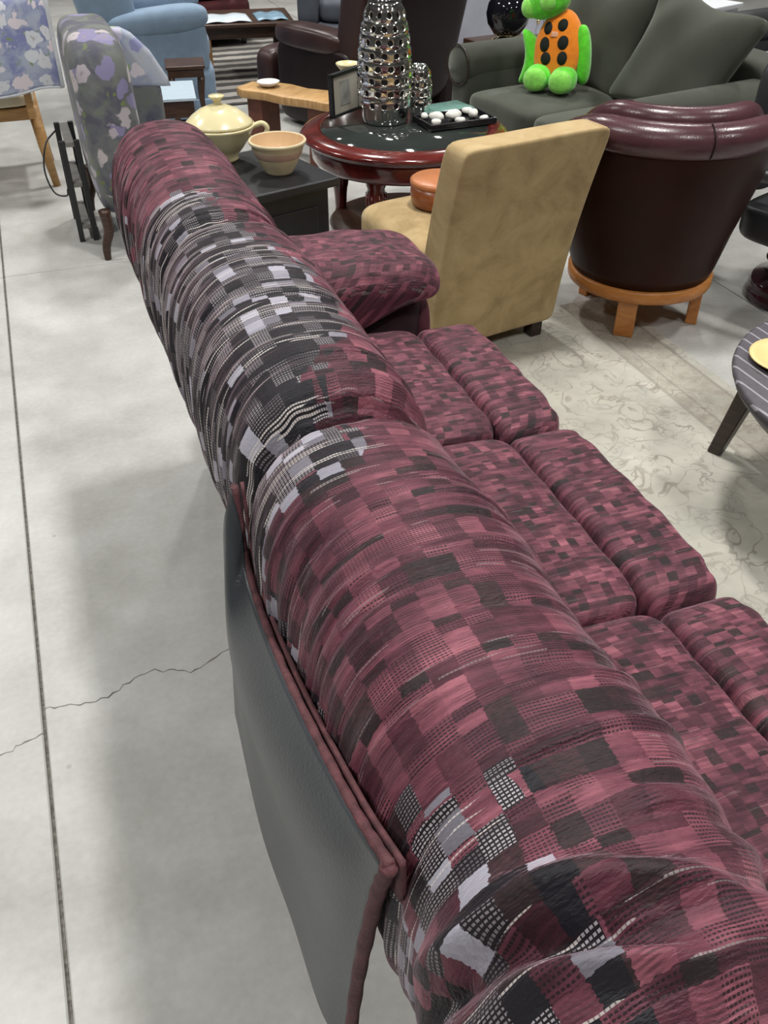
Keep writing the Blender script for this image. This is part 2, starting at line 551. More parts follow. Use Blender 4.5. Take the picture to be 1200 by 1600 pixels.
M['barrel_leather'] = mk_leather('barrel_leather', (0.026, 0.0085, 0.0055), 0.40, 0.2, 0.12)
M['barrel_rim'] = mk_leather('barrel_rim_leather', (0.075, 0.030, 0.037), 0.26, 0.2)
M['honey'] = mk_wood('honey_wood', (0.36, 0.125, 0.028), (0.52, 0.22, 0.055), 0.35, (4, 4, 14))
M['cream_glaze'] = plain('cream_glaze', (0.72, 0.64, 0.38), 0.22, 0.06, 8)
M['cream_glaze2'] = plain('cream_bowl_glaze', (0.66, 0.56, 0.36), 0.25, 0.06, 8)
M['pink_band'] = plain('pink_glaze_band', (0.55, 0.36, 0.28), 0.28, 0.06, 8)
M['peach_in'] = plain('peach_inner_glaze', (0.66, 0.46, 0.27), 0.3, 0.05, 8)
M['black_paint'] = plain('black_paint', (0.012, 0.013, 0.016), 0.40, 0.2, 12, 0.05)
M['mahogany'] = mk_wood('mahogany', (0.055, 0.006, 0.006), (0.15, 0.018, 0.014), 0.18, (3, 9, 3), 2.0, 0.6)
M['glass_dark'] = plain('dark_glass_top', (0.030, 0.036, 0.034), 0.06, 0.1, 5, spec=0.8)
M['chrome'] = plain('silver_glaze', (0.78, 0.77, 0.75), 0.10, 0.05, 5, metal=1.0)
M['frame_black'] = plain('black_frame', (0.012, 0.012, 0.014), 0.35)
M['mat_board'] = plain('picture_mat', (0.42, 0.39, 0.33), 0.6, 0.05)
M['picture'] = plain('picture_print', (0.30, 0.30, 0.28), 0.5, 0.5, 18)
M['tray'] = plain('black_tray', (0.010, 0.010, 0.012), 0.25)
M['stone'] = plain('white_stone', (0.72, 0.71, 0.66), 0.5, 0.12, 30)
M['green_glass'] = plain('green_glass', (0.16, 0.30, 0.26), 0.12, 0.1)
M['olive'] = plain('olive_microfibre', (0.036, 0.039, 0.029), 0.9, 0.18, 9, 0.15, 60, sheen=0.25, sheen_tint=(0.8, 0.85, 0.75))
M['olive_cushion'] = plain('olive_cushion_microfibre', (0.044, 0.047, 0.035), 0.9, 0.2, 7, 0.15, 40, sheen=0.3, sheen_tint=(0.8, 0.85, 0.75))
M['lime'] = plain('lime_plush', (0.12, 0.72, 0.02), 0.9, 0.2, 40, 0.4, 160, sheen=0.5)
M['lime_pale'] = plain('pale_lime_plush', (0.26, 0.76, 0.10), 0.9, 0.2, 40, 0.4, 160, sheen=0.5)
M['orange'] = plain('orange_plush', (0.95, 0.26, 0.01), 0.9, 0.12, 40, 0.4, 160, sheen=0.3)
M['spot'] = plain('black_plush', (0.010, 0.014, 0.010), 0.95, 0.2, 40)
M['patch'] = plain('pink_patch', (0.80, 0.42, 0.26), 0.9)
M['globe'] = plain('black_gloss', (0.006, 0.006, 0.010), 0.06, 0.1, 5, spec=0.7)
M['gold'] = plain('pale_gold', (0.75, 0.60, 0.32), 0.25, 0.1, metal=1.0)
M['suede'] = None
g = G('beige_suede')
v = g.coord('Object')
n = g.noise(v, 7, 5, 0.65, 0.5)
g.set(color=g.ramp(n, [(0.30, (0.28, 0.195, 0.090)), (0.52, (0.42, 0.305, 0.155)), (0.75, (0.50, 0.38, 0.205))]), rough=0.92, spec=0.15, sheen=0.25, sheen_tint=(1, 0.9, 0.7))
g.bump(g.noise(v, 160, 3), 0.15, 0.002)
M['suede'] = g.m
M['tan_leather'] = mk_leather('tan_wood_top', (0.46, 0.17, 0.065), 0.32, 0.12)
M['tan_side'] = mk_wood('tan_wood_side', (0.20, 0.055, 0.018), (0.34, 0.11, 0.035), 0.3, (4, 4, 10))
M['stripe_top'] = mk_stripes('striped_tabletop', (0.055, 0.046, 0.056), (0.30, 0.30, 0.33), 25.0, 0, 0.14, 0.5)
M['grey_edge'] = plain('grey_edge', (0.10, 0.10, 0.11), 0.5, 0.1)
M['yellow_plate'] = plain('yellow_plate', (0.72, 0.55, 0.25), 0.35, 0.05)
M['slate'] = plain('slate_cloth', (0.075, 0.085, 0.105), 0.85, 0.15, 12, 0.2, 100)
M['darkred'] = plain('dark_red_cloth', (0.060, 0.006, 0.010), 0.8, 0.3, 10)
M['pale_cab'] = plain('pale_lavender_paint', (0.52, 0.53, 0.62), 0.5, 0.04)
M['white_cab'] = plain('white_paint', (0.72, 0.75, 0.78), 0.4, 0.04)
M['blackarm'] = mk_leather('black_leather', (0.022, 0.022, 0.024), 0.5, 0.2)
M['greyseat'] = plain('lilac_grey_cloth', (0.30, 0.29, 0.33), 0.8, 0.08)
M['maroon_gloss'] = plain('maroon_gloss', (0.035, 0.008, 0.014), 0.14, 0.2, 8, coat=0.5)
M['grey_plastic'] = plain('dark_grey_plastic', (0.035, 0.036, 0.040), 0.35, 0.1)
M['silver_plastic'] = plain('silver_grey_plastic', (0.20, 0.20, 0.21), 0.35, 0.1)
M['live_wood'] = mk_wood('live_edge_wood', (0.38, 0.20, 0.07), (0.60, 0.38, 0.17), 0.35, (12, 3, 3))
M['red_pot'] = plain('red_brown_wood', (0.13, 0.045, 0.028), 0.5, 0.2)
M['white_ceramic'] = plain('white_ceramic', (0.72, 0.68, 0.66), 0.3, 0.05)
M['lamp_white'] = plain('lamp_housing', (0.7, 0.7, 0.7), 0.5)
g = G('lamp_diffuser')
g.set(color=(0.9, 0.9, 0.9), emit=(1, 0.985, 0.95), emit_s=6.0)
M['diffuser'] = g.m

# ================================================================ the setting
XS = [-7.0, -6.005, -3.135, -0.265, 2.605, 5.475, 8.345, 9.0]
YS = [-5.0, -1.71, 4.03, 9.77, 13.0]
floor = obj('floor', box(-7, 9, -5, 13, -0.2, -0.012), M['joint'], smooth=False)
tag(floor, kind='structure')
for i in range(len(XS) - 1):
    for j in range(len(YS) - 1):
        gp = 0.0038
        obj('slab', box(XS[i] + gp, XS[i + 1] - gp, YS[j] + gp, YS[j + 1] - gp, -0.0118, 0.0, 0.003, 1), M['concrete'], floor, smooth=False)


def crack(pts, w):
    pts = smooth_path([(x, y, 0) for x, y in pts], 10)
    V, Fc = [], []
    for i, p in enumerate(pts):
        q = pts[min(i + 1, len(pts) - 1)] - pts[max(i - 1, 0)]
        nrm = np.array([-q[1], q[0], 0]); nrm /= np.linalg.norm(nrm)
        jx = rng.normal(0, 0.004)
        ww = w * rng.uniform(0.5, 1.4)
        c = p + nrm * jx
        V += [c - nrm * ww + (0, 0, 0.0004), c + nrm * ww + (0, 0, 0.0004)]
        if i: Fc.append((2 * i - 2, 2 * i - 1, 2 * i + 1, 2 * i))
    return mesh_from('crack', V, Fc)


obj('crack', crack([(-0.262, 1.50), (-0.15, 1.485), (-0.02, 1.53), (0.08, 1.50), (0.22, 1.56), (0.28, 1.56)], 0.0016), M['crack'], floor)
obj('crack', crack([(-1.4, 1.22), (-0.9, 1.36), (-0.55, 1.32), (-0.36, 1.40), (-0.268, 1.43)], 0.0016), M['crack'], floor)

wl = obj('wall_left', box(-7.2, -7, -5, 13, 0, 4.9), M['wallpaint'], smooth=False); tag(wl, kind='structure')
wr = obj('wall_right', box(9, 9.2, -5, 13, 0, 4.9), M['wallpaint'], smooth=False); tag(wr, kind='structure')
wb = obj('wall_back', box(-7.2, 9.2, 13, 13.2, 0, 4.9), M['wallpaint'], smooth=False); tag(wb, kind='structure')
wf = obj('wall_front', box(-7.2, 9.2, -5.2, -5, 0, 4.9), M['wallpaint'], smooth=False); tag(wf, kind='structure')
cl = obj('ceiling', box(-7.2, 9.2, -5.2, 13.2, 4.9, 5.0), M['ceil'], smooth=False); tag(cl, kind='structure')

for (x, y) in LAMP_SPOTS:
    t = thing('ceiling_light', 'white rectangular warehouse light hanging below the ceiling', 'ceiling light', (x, y, LAMP_Z), 0, 'warehouse ceiling lights')
    obj('housing', box(-0.2, 0.2, -0.3, 0.3, -0.02, 0.05, 0.01), M['lamp_white'], t, smooth=False)
    obj('diffuser', box(-0.15, 0.15, -0.25, 0.25, -0.03, -0.021), M['diffuser'], t, smooth=False)
    for sy in (-0.2, 0.2):
        obj('hanger', tube([(0, sy, 0.05), (0, sy, 4.9 - LAMP_Z)], 0.006, 6), M['lamp_white'], t)
    area_lamp(x, y)

# pale faded rug under the sofa
RUG_T = 0.010
rug = obj('area_rug', box(0.285, 2.09, -0.9, 2.93, 0.0005, RUG_T, 0.003, 2), M['rug'])
tag(rug, 'pale cream rug with faded grey floral medallions under the maroon sofa', 'rug')

# ================================================================ the long maroon reclining sofa
sofa = thing('reclining_sofa', 'long maroon and black patterned velvet sofa with rolled back cushions seen from behind', 'sofa', (0, 0, 0))


def ridge_field(y0, y1, seed, n, amp):
    r = np.random.default_rng(seed)
    ys = np.sort(r.uniform(y0, y1, n))
    return [(y, r.uniform(0.002, 0.007), r.uniform(-PI, PI), r.uniform(0.5, 1.5), r.uniform(-0.015, 0.015), amp * r.uniform(-1, 0.9), r.uniform(-.012, .012)) for y in ys]


def roll_cushion(y0, y1, cx, cz, a, b, seed, rl, rr, silver_fn, nu=300, nv=110, p=2.5, near_folds=False):
    ys = np.linspace(y0, y1, nu)
    # cluster rows near both ends
    s = (ys - y0) / (y1 - y0)
    s = 0.5 - 0.5 * np.cos(PI * s) * (0.55 + 0.45 * np.abs(np.cos(PI * s)))
    ys = y0 + s * (y1 - y0)
    ph = np.linspace(0, 2 * PI, nv, endpoint=False)
    Y, PH = np.meshgrid(ys, ph, indexing='ij')
    d0, d1 = np.clip((Y - y0) / rl, 0, 1), np.clip((y1 - Y) / rr, 0, 1)
    e = (1 - (1 - d0) ** 2.3) ** (1 / 2.3) * (1 - (1 - d1) ** 2.3) ** (1 / 2.3)
    e = np.maximum(e, 0.05)
    c, sn = np.cos(PH), np.sin(PH)
    rad = (np.abs(c) ** p + np.abs(sn) ** p) ** (-1 / p)
    ux, uz = rad * c, rad * sn
    disp = np.zeros_like(Y)
    for (yk, w, pk, pw, sl, am, cur) in ridge_field(y0, y1, seed, int(120 * (y1 - y0) / 0.7), 0.0058):
        dphi = np.angle(np.exp(1j * (PH - pk)))
        yc = yk + sl * np.sin(PH) + cur * np.cos(2 * PH)
        disp += am * np.exp(-((Y - yc) / w) ** 2) * np.exp(-(dphi / pw) ** 2)
    # gathers at the low back edge (phi ~ 190..260 deg) and at the front tuck
    gat = np.exp(-(np.angle(np.exp(1j * (PH - R(195)))) / R(40)) ** 2)
    r = np.random.default_rng(seed + 5)
    ph_off = r.uniform(0, 6)
    disp += gat * 0.0035 * (np.sin(Y * 190 + ph_off + 2.0 * np.sin(Y * 31)) + 0.5 * np.sin(Y * 330 + 1.3 * np.sin(Y * 47)))
    disp += 0.004 * np.sin(Y * 21 + seed) * np.sin(PH * 2 + seed)
    # gathers radiating at the two ends
    for dd, rr_ in ((d0, rl), (d1, rr)):
        disp += (1 - dd) * 0.0045 * np.sin(PH * 17 + seed) * np.sin(PH * 5 + 1)
    if near_folds:
        q = np.exp(-((Y - y0 - 0.10) / 0.075) ** 2)
        arg = (Y - y0) * 120 + PH * 3.2
        disp += q * 0.008 * np.sin(arg) * (0.5 + 0.5 * np.sin(PH * 2.0 + 0.7))
        for (yy, pp, wy, wp, sl2, am) in [(0.145, 1.75, 0.015, 0.60, 0.06, 0.026), (0.118, 2.0, 0.011, 0.55, 0.07, -0.030), (0.095, 1.8, 0.013, 0.5, 0.05, 0.028), (0.17, 2.5, 0.012, 0.4, 0.05, 0.018), (0.15, 2.7, 0.010, 0.35, 0.05, -0.024), (0.13, 2.9, 0.010, 0.35, 0.04, 0.02), (0.20, 1.4, 0.012, 0.4, 0.05, 0.008)]:
            dphi = PH - pp
            disp += am * np.exp(-((Y - y0 - yy - sl2 * dphi) / wy) ** 2) * np.exp(-(dphi / wp) ** 2)
    X = cx + ux * a * e + disp * c * np.minimum(1, e * 1.6)
    Z = cz + uz * b * e + disp * sn * np.minimum(1, e * 1.6)
    Z += 0.008 * np.sin((Y - y0) / (y1 - y0) * PI) - 0.004
    V = np.stack([X, Y, Z], -1).reshape(-1, 3)
    Fc = []
    for i in range(nu - 1):
        o = i * nv
        for j in range(nv):
            j2 = (j + 1) % nv
            Fc.append((o + j, o + nv + j, o + nv + j2, o + j2))
    Fc.append(tuple(range(nv)))
    Fc.append(tuple((nu - 1) * nv + j for j in range(nv - 1, -1, -1)))
    peri = 1.04
    me = bpy.data.meshes.new('roll')
    me.from_pydata(V.tolist(), [], Fc)
    uv = np.stack([Y, PH / (2 * PI) * peri], -1).reshape(-1, 2)
    lay = me.uv_layers.new(name='UVMap')
    idx = np.empty(len(me.loops), dtype=np.int32)
    me.loops.foreach_get('vertex_index', idx)
    luv = uv[idx].astype(np.float32)
    # the wrap-around quads run on past the full turn instead of back
    vj = idx % nv
    fj = np.zeros(len(idx), bool)
    nq = (nu - 1) * nv * 4
    lq = vj[:nq].reshape(-1, 4)
    wrap = (lq.max(1) == nv - 1) & (lq.min(1) == 0)
    wl_ = np.zeros((nq // 4, 4), bool)
    wl_[wrap] = (lq[wrap] == 0)
    fj[:nq] = wl_.ravel()
    luv[fj, 1] += peri
    lay.data.foreach_set('uv', luv.ravel())
    at_ = me.attributes.new('silver', 'FLOAT', 'POINT')
    at_.data.foreach_set('value', silver_fn(Y, np.degrees(PH)).astype(np.float32).ravel())
    me.update()
    bm = bmesh.new(); bm.from_mesh(me)
    bmesh.ops.recalc_face_normals(bm, faces=bm.faces[:])
    bm.to_mesh(me); bm.free()
    return me


def sst(x, a, b):
    t = np.clip((x - a) / (b - a), 0, 1)
    return t * t * (3 - 2 * t)


def silver_far(Y, P):
    s = sst(P, 70, 105) * sst(-P, -300, -260)
    s = s * sst(-Y, -1.86, -1.74)
    return np.maximum(s, 0.6 * sst(P, 150, 175) * sst(-P, -300, -260))


def silver_mid(Y, P):
    edge = 62 + 12 * np.sin(Y * 9) + 25 * sst(-Y, -1.15, -0.98)
    s = sst(P, edge - 14, edge + 24) * sst(-P, -300, -260)
    return s


def silver_near(Y, P):
    far = sst(Y, 0.74, 0.84) * sst(P, 78, 112)
    strip = 0.75 * sst(P, 150, 172)
    near = sst(-Y, -0.47, -0.34) * sst(P, 75, 130) * 0.60
    return np.maximum(np.maximum(far, strip), near) * sst(-P, -300, -260)


RX, RZ, RA, RB = 0.287, 0.83, 0.145, 0.188
obj('back_cushion', roll_cushion(0.11, 0.935, RX, RZ, RA, RB, 3, 0.11, 0.07, silver_near, near_folds=True), FAB, sofa)
obj('back_cushion', roll_cushion(0.925, 1.625, RX + .003, RZ + 0.004, RA, RB, 8, 0.075, 0.06, silver_mid), FAB, sofa)
obj('back_cushion', roll_cushion(1.60, 2.385, RX - 0.002, RZ - 0.004, RA - 0.004, RB, 14, 0.06, 0.08, silver_far), FAB, sofa)

# lower lumbar pillows, sloping from the rolls to the seat
SEATS = [(0.335, 0.95), (0.955, 1.57), (1.575, 2.16)]
for (a, b) in SEATS:
    def lean(P):
        P = P.copy(); P[:, 0] += -0.22 * (P[:, 2]); return P
    obj('lumbar_cushion', puff((0.17, b - a + 0.005, 0.40), 4, 12, lean, center=(0.40, (a + b) / 2, 0.60)), FAB, sofa)

# seat cushions and padded front rolls (footrests)
for i, (a, b) in enumerate(SEATS):
    def crown(P, L=b - a):
        P = P.copy()
        top = P[:, 2] > 0
        P[top, 2] += 0.014 * (1 - (2 * P[top, 1] / L) ** 2) * (1 - (P[top, 0] / 0.26) ** 2).clip(0, 1)
        P[:, 2] += 0.0025 * np.sin(P[:, 1] * 45 + i) * np.sin(P[:, 0] * 20)
        return P
    obj('seat_cushion', puff((0.52, b - a - 0.001, 0.22), 12, 28, crown, center=(0.622, (a + b) / 2, 0.342)), FAB_SEAT, sofa)
    def frontroll(P, L=b - a):
        P = P.copy()
        low = np.clip(-P[:, 2] / 0.2, 0, 1)
        P[:, 0] += -0.03 * low
        P[:, 2] += 0.008 * (1 - (2 * P[:, 1] / L) ** 2) * (P[:, 2] > 0)
        P[:, 0] += (0.0035 * np.sin(P[:, 1] * 70 + 3 * i + 2 * np.sin(P[:, 1] * 23))) * (np.abs(P[:, 0]) > 0.04)
        return P
    obj('front_cushion', puff((0.18, b - a + 0.003, 0.37), 8.0, 28, frontroll, center=(0.972, (a + b) / 2, 0.262)), FAB_SEAT, sofa)

obj('base', box(0.27, 1.0, 0.30, 2.20, 0.05, 0.225, 0.015), M['maroon_dark'], sofa)
obj('back_panel', extrude_profile([(0.26, 0.06), (0.40, 0.06), (0.40, 0.85), (0.21, 0.86), (0.205, 0.72)], 0.20, 2.36, 0.02) if False else
    xform(prism([(0.275, 0.06), (0.40, 0.06), (0.38, 0.82), (0.215, 0.82), (0.205, 0.70)], 0.20, 2.36, 0.015), (0, 2.56, 0), (R(90), 0, 0)), M['maroon_dark'], sofa)


def make_arm(y0, y1, far):
    ym = (y0 + y1) / 2
    obj('arm_body', puff((0.58, y1 - y0 - 0.06, 0.50), 9, 14, center=(0.65, ym, 0.30)), M['maroon_dark'], sofa)
    sgn = 1.0 if far else -1.0
    def pad(P):
        u = P[:, 1] / 0.2 * sgn                       # -1 = inner hem, +1 = outer hem
        x = P[:, 0] + 0.70
        t = P[:, 2]
        drop = np.where(u < 0, np.interp(x, [0.40, 0.70, 0.95, 1.0], [0.22, 0.165, 0.06, 0.04]), 0.12)
        sarc = np.abs(u) * (0.125 + drop)
        ang = np.clip((sarc - 0.095) / 0.055, 0, PI / 2)
        y = np.minimum(sarc, 0.095) + 0.055 * np.sin(ang) + t * np.sin(ang)
        z = -0.055 * (1 - np.cos(ang)) - np.clip(sarc - 0.095 - 0.055 * PI / 2, 0, 1) + t * np.cos(ang)
        z += 0.025 * np.cos(np.clip((x - 0.68) / 0.34, -1, 1) * PI / 2) - 0.030 * np.clip((x - 0.85) / 0.15, 0, 1) ** 2
        z += 0.003 * np.sin(x * 38 + sarc * 30)
        return np.stack([P[:, 0], np.sign(u) * y * sgn, z], 1)
    obj('arm_pad', puff((0.57, 0.40, 0.06), 11.0, 36, pad, center=(0.69, ym, 0.585)), FAB_SEAT, sofa)
    obj('arm_front', puff((0.05, y1 - y0 - 0.07, 0.42), 5, 10, center=(0.945, ym, 0.28)), M['maroon'], sofa)


make_arm(2.165, 2.475, True)
make_arm(0.015, 0.325, False)
for (x, y) in ((0.34, 0.12), (0.34, 2.38), (0.95, 0.12), (0.95, 2.38)):
    obj('foot', lathe([(0, 0), (0.022, 0), (0.028, 0.05), (0, 0.05)], 14), M['espresso'], sofa, (x, y, RUG_T))

# loose back panel of the near section: a vinyl flap bound in maroon, hanging out behind the sofa
top = [(0.135, 0.895, 0.945), (0.134, 0.85, 0.83), (0.128, 0.66, 0.860), (0.130, 0.45, 0.920), (0.135, 0.352, 0.955)]
r1 = [(0.119, 0.90, 0.86), (0.098, 0.82, 0.765), (0.092, 0.645, 0.785), (0.105, 0.45, 0.85), (0.131, 0.372, 0.875)]
r2 = [(0.117, 0.955, 0.64), (0.100, 0.80, 0.66), (0.104, 0.62, 0.65), (0.108, 0.475, 0.67), (0.122, 0.40, 0.69)]
r3 = [(0.104, 0.945, 0.47), (0.093, 0.74, 0.455), (0.099, 0.60, 0.45), (0.103, 0.49, 0.43), (0.115, 0.43, 0.45)]
flap = obj('back_flap', sheet([top, r1, r2, r3], 0.006, 10, 10), M['vinyl'], sofa)
edge_near = smooth_path([r[4] for r in (top, r1, r2, r3)], 10)
edge_far = smooth_path([r[0] for r in (top, r1, r2, r3)], 10)
edge_top = smooth_path(top, 10)
edge_bot = smooth_path(r3, 10)
obj('binding', tube(edge_near, [0.0075 + 0.0006 * math.sin(i * 1.7) for i in range(len(edge_near))], 10), M['piping'], flap)
obj('binding', tube(edge_top, [0.0055 + 0.0005 * math.sin(i * 2.1) for i in range(len(edge_top))], 8), M['piping'], flap)
obj('binding', tube(edge_far, 0.0045, 8), M['piping'], flap)
obj('binding', tube(edge_bot, 0.0045, 8), M['maroon_dark'], flap)
# fabric face behind the vinyl, showing as a strip along the top edge
ft = [(p[0] + 0.012, p[1] - 0.004, p[2] + 0.006) for p in top]
f1 = [(p[0] + 0.014, p[1], p[2] - 0.06) for p in top]
obj('fabric_face', sheet([ft, [((a[0] + b[0]) / 2, a[1], (a[2] + b[2]) / 2) for a, b in zip(ft, f1)], f1], 0.005, 8, 5), M['piping'], flap)

# ================================================================ beige slipper chair and what lies on it
bc = thing('slipper_chair', 'beige suede armless slipper chair with its back to the camera beside the maroon sofa', 'chair', (1.425, 2.655, 0), R(8))
def bback(P):
    P = P.copy()
    z = (P[:, 2] + 0.37) / 0.74
    P[:, 1] += -0.17 * np.clip(z, 0, 1) ** 1.5
    P[:, 0] *= 1.0 + 0.03 * z
    P[:, 1] += 0.006 * np.sin(P[:, 0] * 9)
    return P
obj('backrest', puff((0.545, 0.125, 0.74), 20, 24, bback, center=(0, 0.075, 0.44)), M['suede'], bc)
def bseat(P):
    P = P.copy()
    top = P[:, 2] > 0
    P[top, 2] += 0.02 * (1 - (P[top, 0] / 0.27) ** 2) * (1 - (P[top, 1] / 0.27) ** 2)
    return P
obj('seat', puff((0.53, 0.54, 0.19), 6, 20, bseat, center=(-0.01, 0.35, 0.33)), M['suede'], bc)
obj('seat_base', puff((0.52, 0.52, 0.20), 12, 12, center=(-0.01, 0.34, 0.18)), M['suede'], bc)
for (x, y) in ((-0.21, 0.06), (0.21, 0.06), (-0.21, 0.54), (0.21, 0.54)):
    obj('leg', box(x - 0.025, x + 0.025, y - 0.025, y + 0.025, RUG_T if y < 0.3 else 0.0, 0.09, 0.004), M['espresso'], bc, smooth=False)

st = thing('round_wooden_box', 'round tan wooden box lying on the beige chair seat', 'box', (1.345, 3.04, 0.4455))
obj('body', lathe([(0, 0), (0.092, 0), (0.102, 0.008), (0.108, 0.04), (0.106, 0.075), (0, 0.075)], 40), M['tan_side'], st)
obj('lid', lathe([(0, 0.076), (0.106, 0.076), (0.110, 0.082), (0.109, 0.092), (0.100, 0.098), (0, 0.099)], 40), M['tan_leather'], st)

# ================================================================ leather barrel chair
bx_, by_ = 2.10, 2.79
bl = thing('barrel_chair', 'dark brown leather barrel chair on a honey wood ring base', 'chair', (bx_, by_, 0), R(-22))
# local: open front along +Y, back at -Y
def shell_ring(r, z, a):
    return (r * math.sin(a), -r * math.cos(a), z)
NA, AM = 56, R(142)
V, Fc, UVs = [], [], []
prof = [(0.262, 0.20), (0.275, 0.24), (0.305, 0.38), (0.335, 0.50), (0.360, 0.60), (0.385, 0.70), (0.390, 0.74), (0.34, 0.76), (0.29, 0.73), (0.265, 0.60), (0.25, 0.42), (0.245, 0.22)]
def rim_drop(a): return 1.0 - 0.42 * sst(abs(a) / AM, 0.30, 1.0)
for i in range(NA + 1):
    a = -AM + 2 * AM * i / NA
    for r, z in prof:
        V.append(shell_ring(r, 0.20 + (z - 0.20) * rim_drop(a), a))
m_ = len(prof)
for i in range(NA):
    for j in range(m_):
        j2 = (j + 1) % m_
        Fc.append((i * m_ + j, (i + 1) * m_ + j, (i + 1) * m_ + j2, i * m_ + j2))
Fc.append(tuple(range(m_))); Fc.append(tuple(NA * m_ + j for j in range(m_ - 1, -1, -1)))
me = mesh_from('shell', V, Fc)
bm = bmesh.new(); bm.from_mesh(me); bmesh.ops.recalc_face_normals(bm, faces=bm.faces[:]); bm.to_mesh(me); bm.free()
obj('shell', me, M['barrel_leather'], bl)
path, rads = [], []
for i in range(61):
    a = -AM + 2 * AM * i / 60
    path.append(shell_ring(0.352, 0.20 + 0.555 * rim_drop(a), a)); rads.append(0.058)
obj('rim', tube(path, rads, 18), M['barrel_rim'], bl)
path2 = [shell_ring(0.275, 0.20 + 0.60 * rim_drop(-AM + 2 * AM * i / 60), -AM + 2 * AM * i / 60) for i in range(61)]
obj('inner_roll', tube(path2, 0.045, 14), M['barrel_rim'], bl)
obj('seam', tube([shell_ring(0.352 + 0.0595 * math.cos(R(q)), 0.755 + 0.0595 * math.sin(R(q)), R(8)) for q in range(80, -50, -10)], 0.0025, 6), M['dark_leather'], bl)
obj('seat', puff((0.46, 0.50, 0.20), 4, 14, center=(0, 0.04, 0.36)), M['barrel_leather'], bl)
obj('wood_ring', lathe([(0.0, 0.150), (0.255, 0.150), (0.272, 0.155), (0.276, 0.165), (0.276, 0.195), (0.268, 0.202), (0, 0.202)], 56), M['honey'], bl)
for a, rr in ((-19, 0.232), (72, 0.232), (150, 0.232), (-140, 0.232)):
    aa = R(a)
    c = shell_ring(rr, 0, aa)
    zb = RUG_T if a == -19 else 0.0
    obj('leg', xform(box(-0.036, 0.036, -0.022, 0.022, zb, 0.151, 0.004), (c[0], c[1], 0), (0, 0, aa)), M['honey'], bl, smooth=False)

# ================================================================ black chest, tureen, bowl
bt = thing('black_chest', 'low black painted wooden chest carrying the cream tureen and bowl', 'chest', (0.78, 3.50, 0), R(16))
obj('body', box(-0.30, 0.165, -0.235, 0.20, 0.0, 0.465, 0.006), M['black_paint'], bt, smooth=False)
obj('top', box(-0.33, 0.20, -0.265, 0.235, 0.4655, 0.50, 0.008, 3), M['black_paint'], bt, smooth=False)
obj('front_panel', box(-0.24, 0.11, -0.241, -0.2355, 0.08, 0.40, 0.003), M['black_paint'], bt, smooth=False)

tu = thing('tureen', 'cream ceramic tureen with a knobbed lid and side handles on the black chest', 'tureen', (0.675, 3.665, 0.5005))
obj('bowl', lathe([(0, 0), (0.062, 0), (0.066, 0.010), (0.060, 0.018), (0.085, 0.045), (0.115, 0.085), (0.131, 0.120), (0.138, 0.128), (0.136, 0.134), (0.118, 0.132), (0, 0.120)], 40), M['cream_glaze'], tu)
lid = obj('lid', lathe([(0.128, 0.135), (0.132, 0.139), (0.126, 0.146), (0.105, 0.165), (0.075, 0.186), (0.045, 0.198), (0.022, 0.205), (0, 0.207)], 40), M['cream_glaze'], tu)
obj('knob', lathe([(0.016, 0.203), (0.014, 0.216), (0.020, 0.226), (0.031, 0.232), (0.030, 0.238), (0, 0.240)], 24), M['cream_glaze'], lid)
for s in (-1, 1):
    obj('handle', tube(smooth_path([(s * 0.122, -0.025 * s * 0, 0.122), (s * 0.165, 0, 0.135), (s * 0.185, 0, 0.115), (s * 0.165, 0, 0.085), (s * 0.112, 0, 0.080)], 6), 0.010, 10), M['cream_glaze'], tu, None, (0, 0, R(-18)))

sl = obj('slate_tile', xform(box(-0.07, 0.07, -0.05, 0.05, 0, 0.008, 0.002), (0, 0, 0)), M['slate'], None, (0.60, 3.44, 0.5005), (0, 0, R(30)))
tag(sl, 'flat grey slate tile on the black chest beside the tureen', 'tile')

bo = thing('mixing_bowl', 'cream ceramic mixing bowl with a pink band, in front of the tureen', 'bowl', (0.845, 3.435, 0.5005))
obj('bowl', lathe([(0, 0), (0.052, 0), (0.054, 0.006), (0.072, 0.035), (0.083, 0.060)], 40), M['cream_glaze2'], bo)
obj('band', lathe([(0.083, 0.060), (0.0875, 0.066), (0.0925, 0.080), (0.0945, 0.086)], 40), M['pink_band'], bo)
obj('rim', lathe([(0.0945, 0.086), (0.101, 0.104), (0.108, 0.110), (0.110, 0.117), (0.107, 0.122), (0.100, 0.120)], 40), M['cream_glaze2'], bo)
obj('inside', lathe([(0.100, 0.120), (0.092, 0.090), (0.075, 0.050), (0.045, 0.018), (0, 0.012)], 40), M['peach_in'], bo)

# ================================================================ round mahogany table and what stands on it
TX, TY, TZ = 1.53, 3.87, 0.50
rt = thing('round_table', 'round glossy mahogany coffee table with an inset dark glass top', 'table', (TX, TY, 0))
obj('top_rim', lathe([(0.37, TZ - 0.004), (0.385, TZ + 0.0), (0.40, TZ - 0.002), (0.425, TZ - 0.006), (0.452, TZ - 0.016), (0.462, TZ - 0.028), (0.450, TZ - 0.038), (0.437, TZ - 0.042), (0.437, TZ - 0.05), (0.37, TZ - 0.05), (0.37, TZ - 0.004)], 72), M['mahogany'], rt)
obj('glass_inset', lathe([(0, TZ - 0.004), (0.371, TZ - 0.004), (0.371, TZ - 0.03), (0, TZ - 0.03)], 64), M['glass_dark'], rt)
obj('apron', lathe([(0.30, TZ - 0.051), (0.415, TZ - 0.051), (0.418, TZ - 0.07), (0.412, TZ - 0.12), (0.400, TZ - 0.135), (0.30, TZ - 0.135)], 64), M['mahogany'], rt)
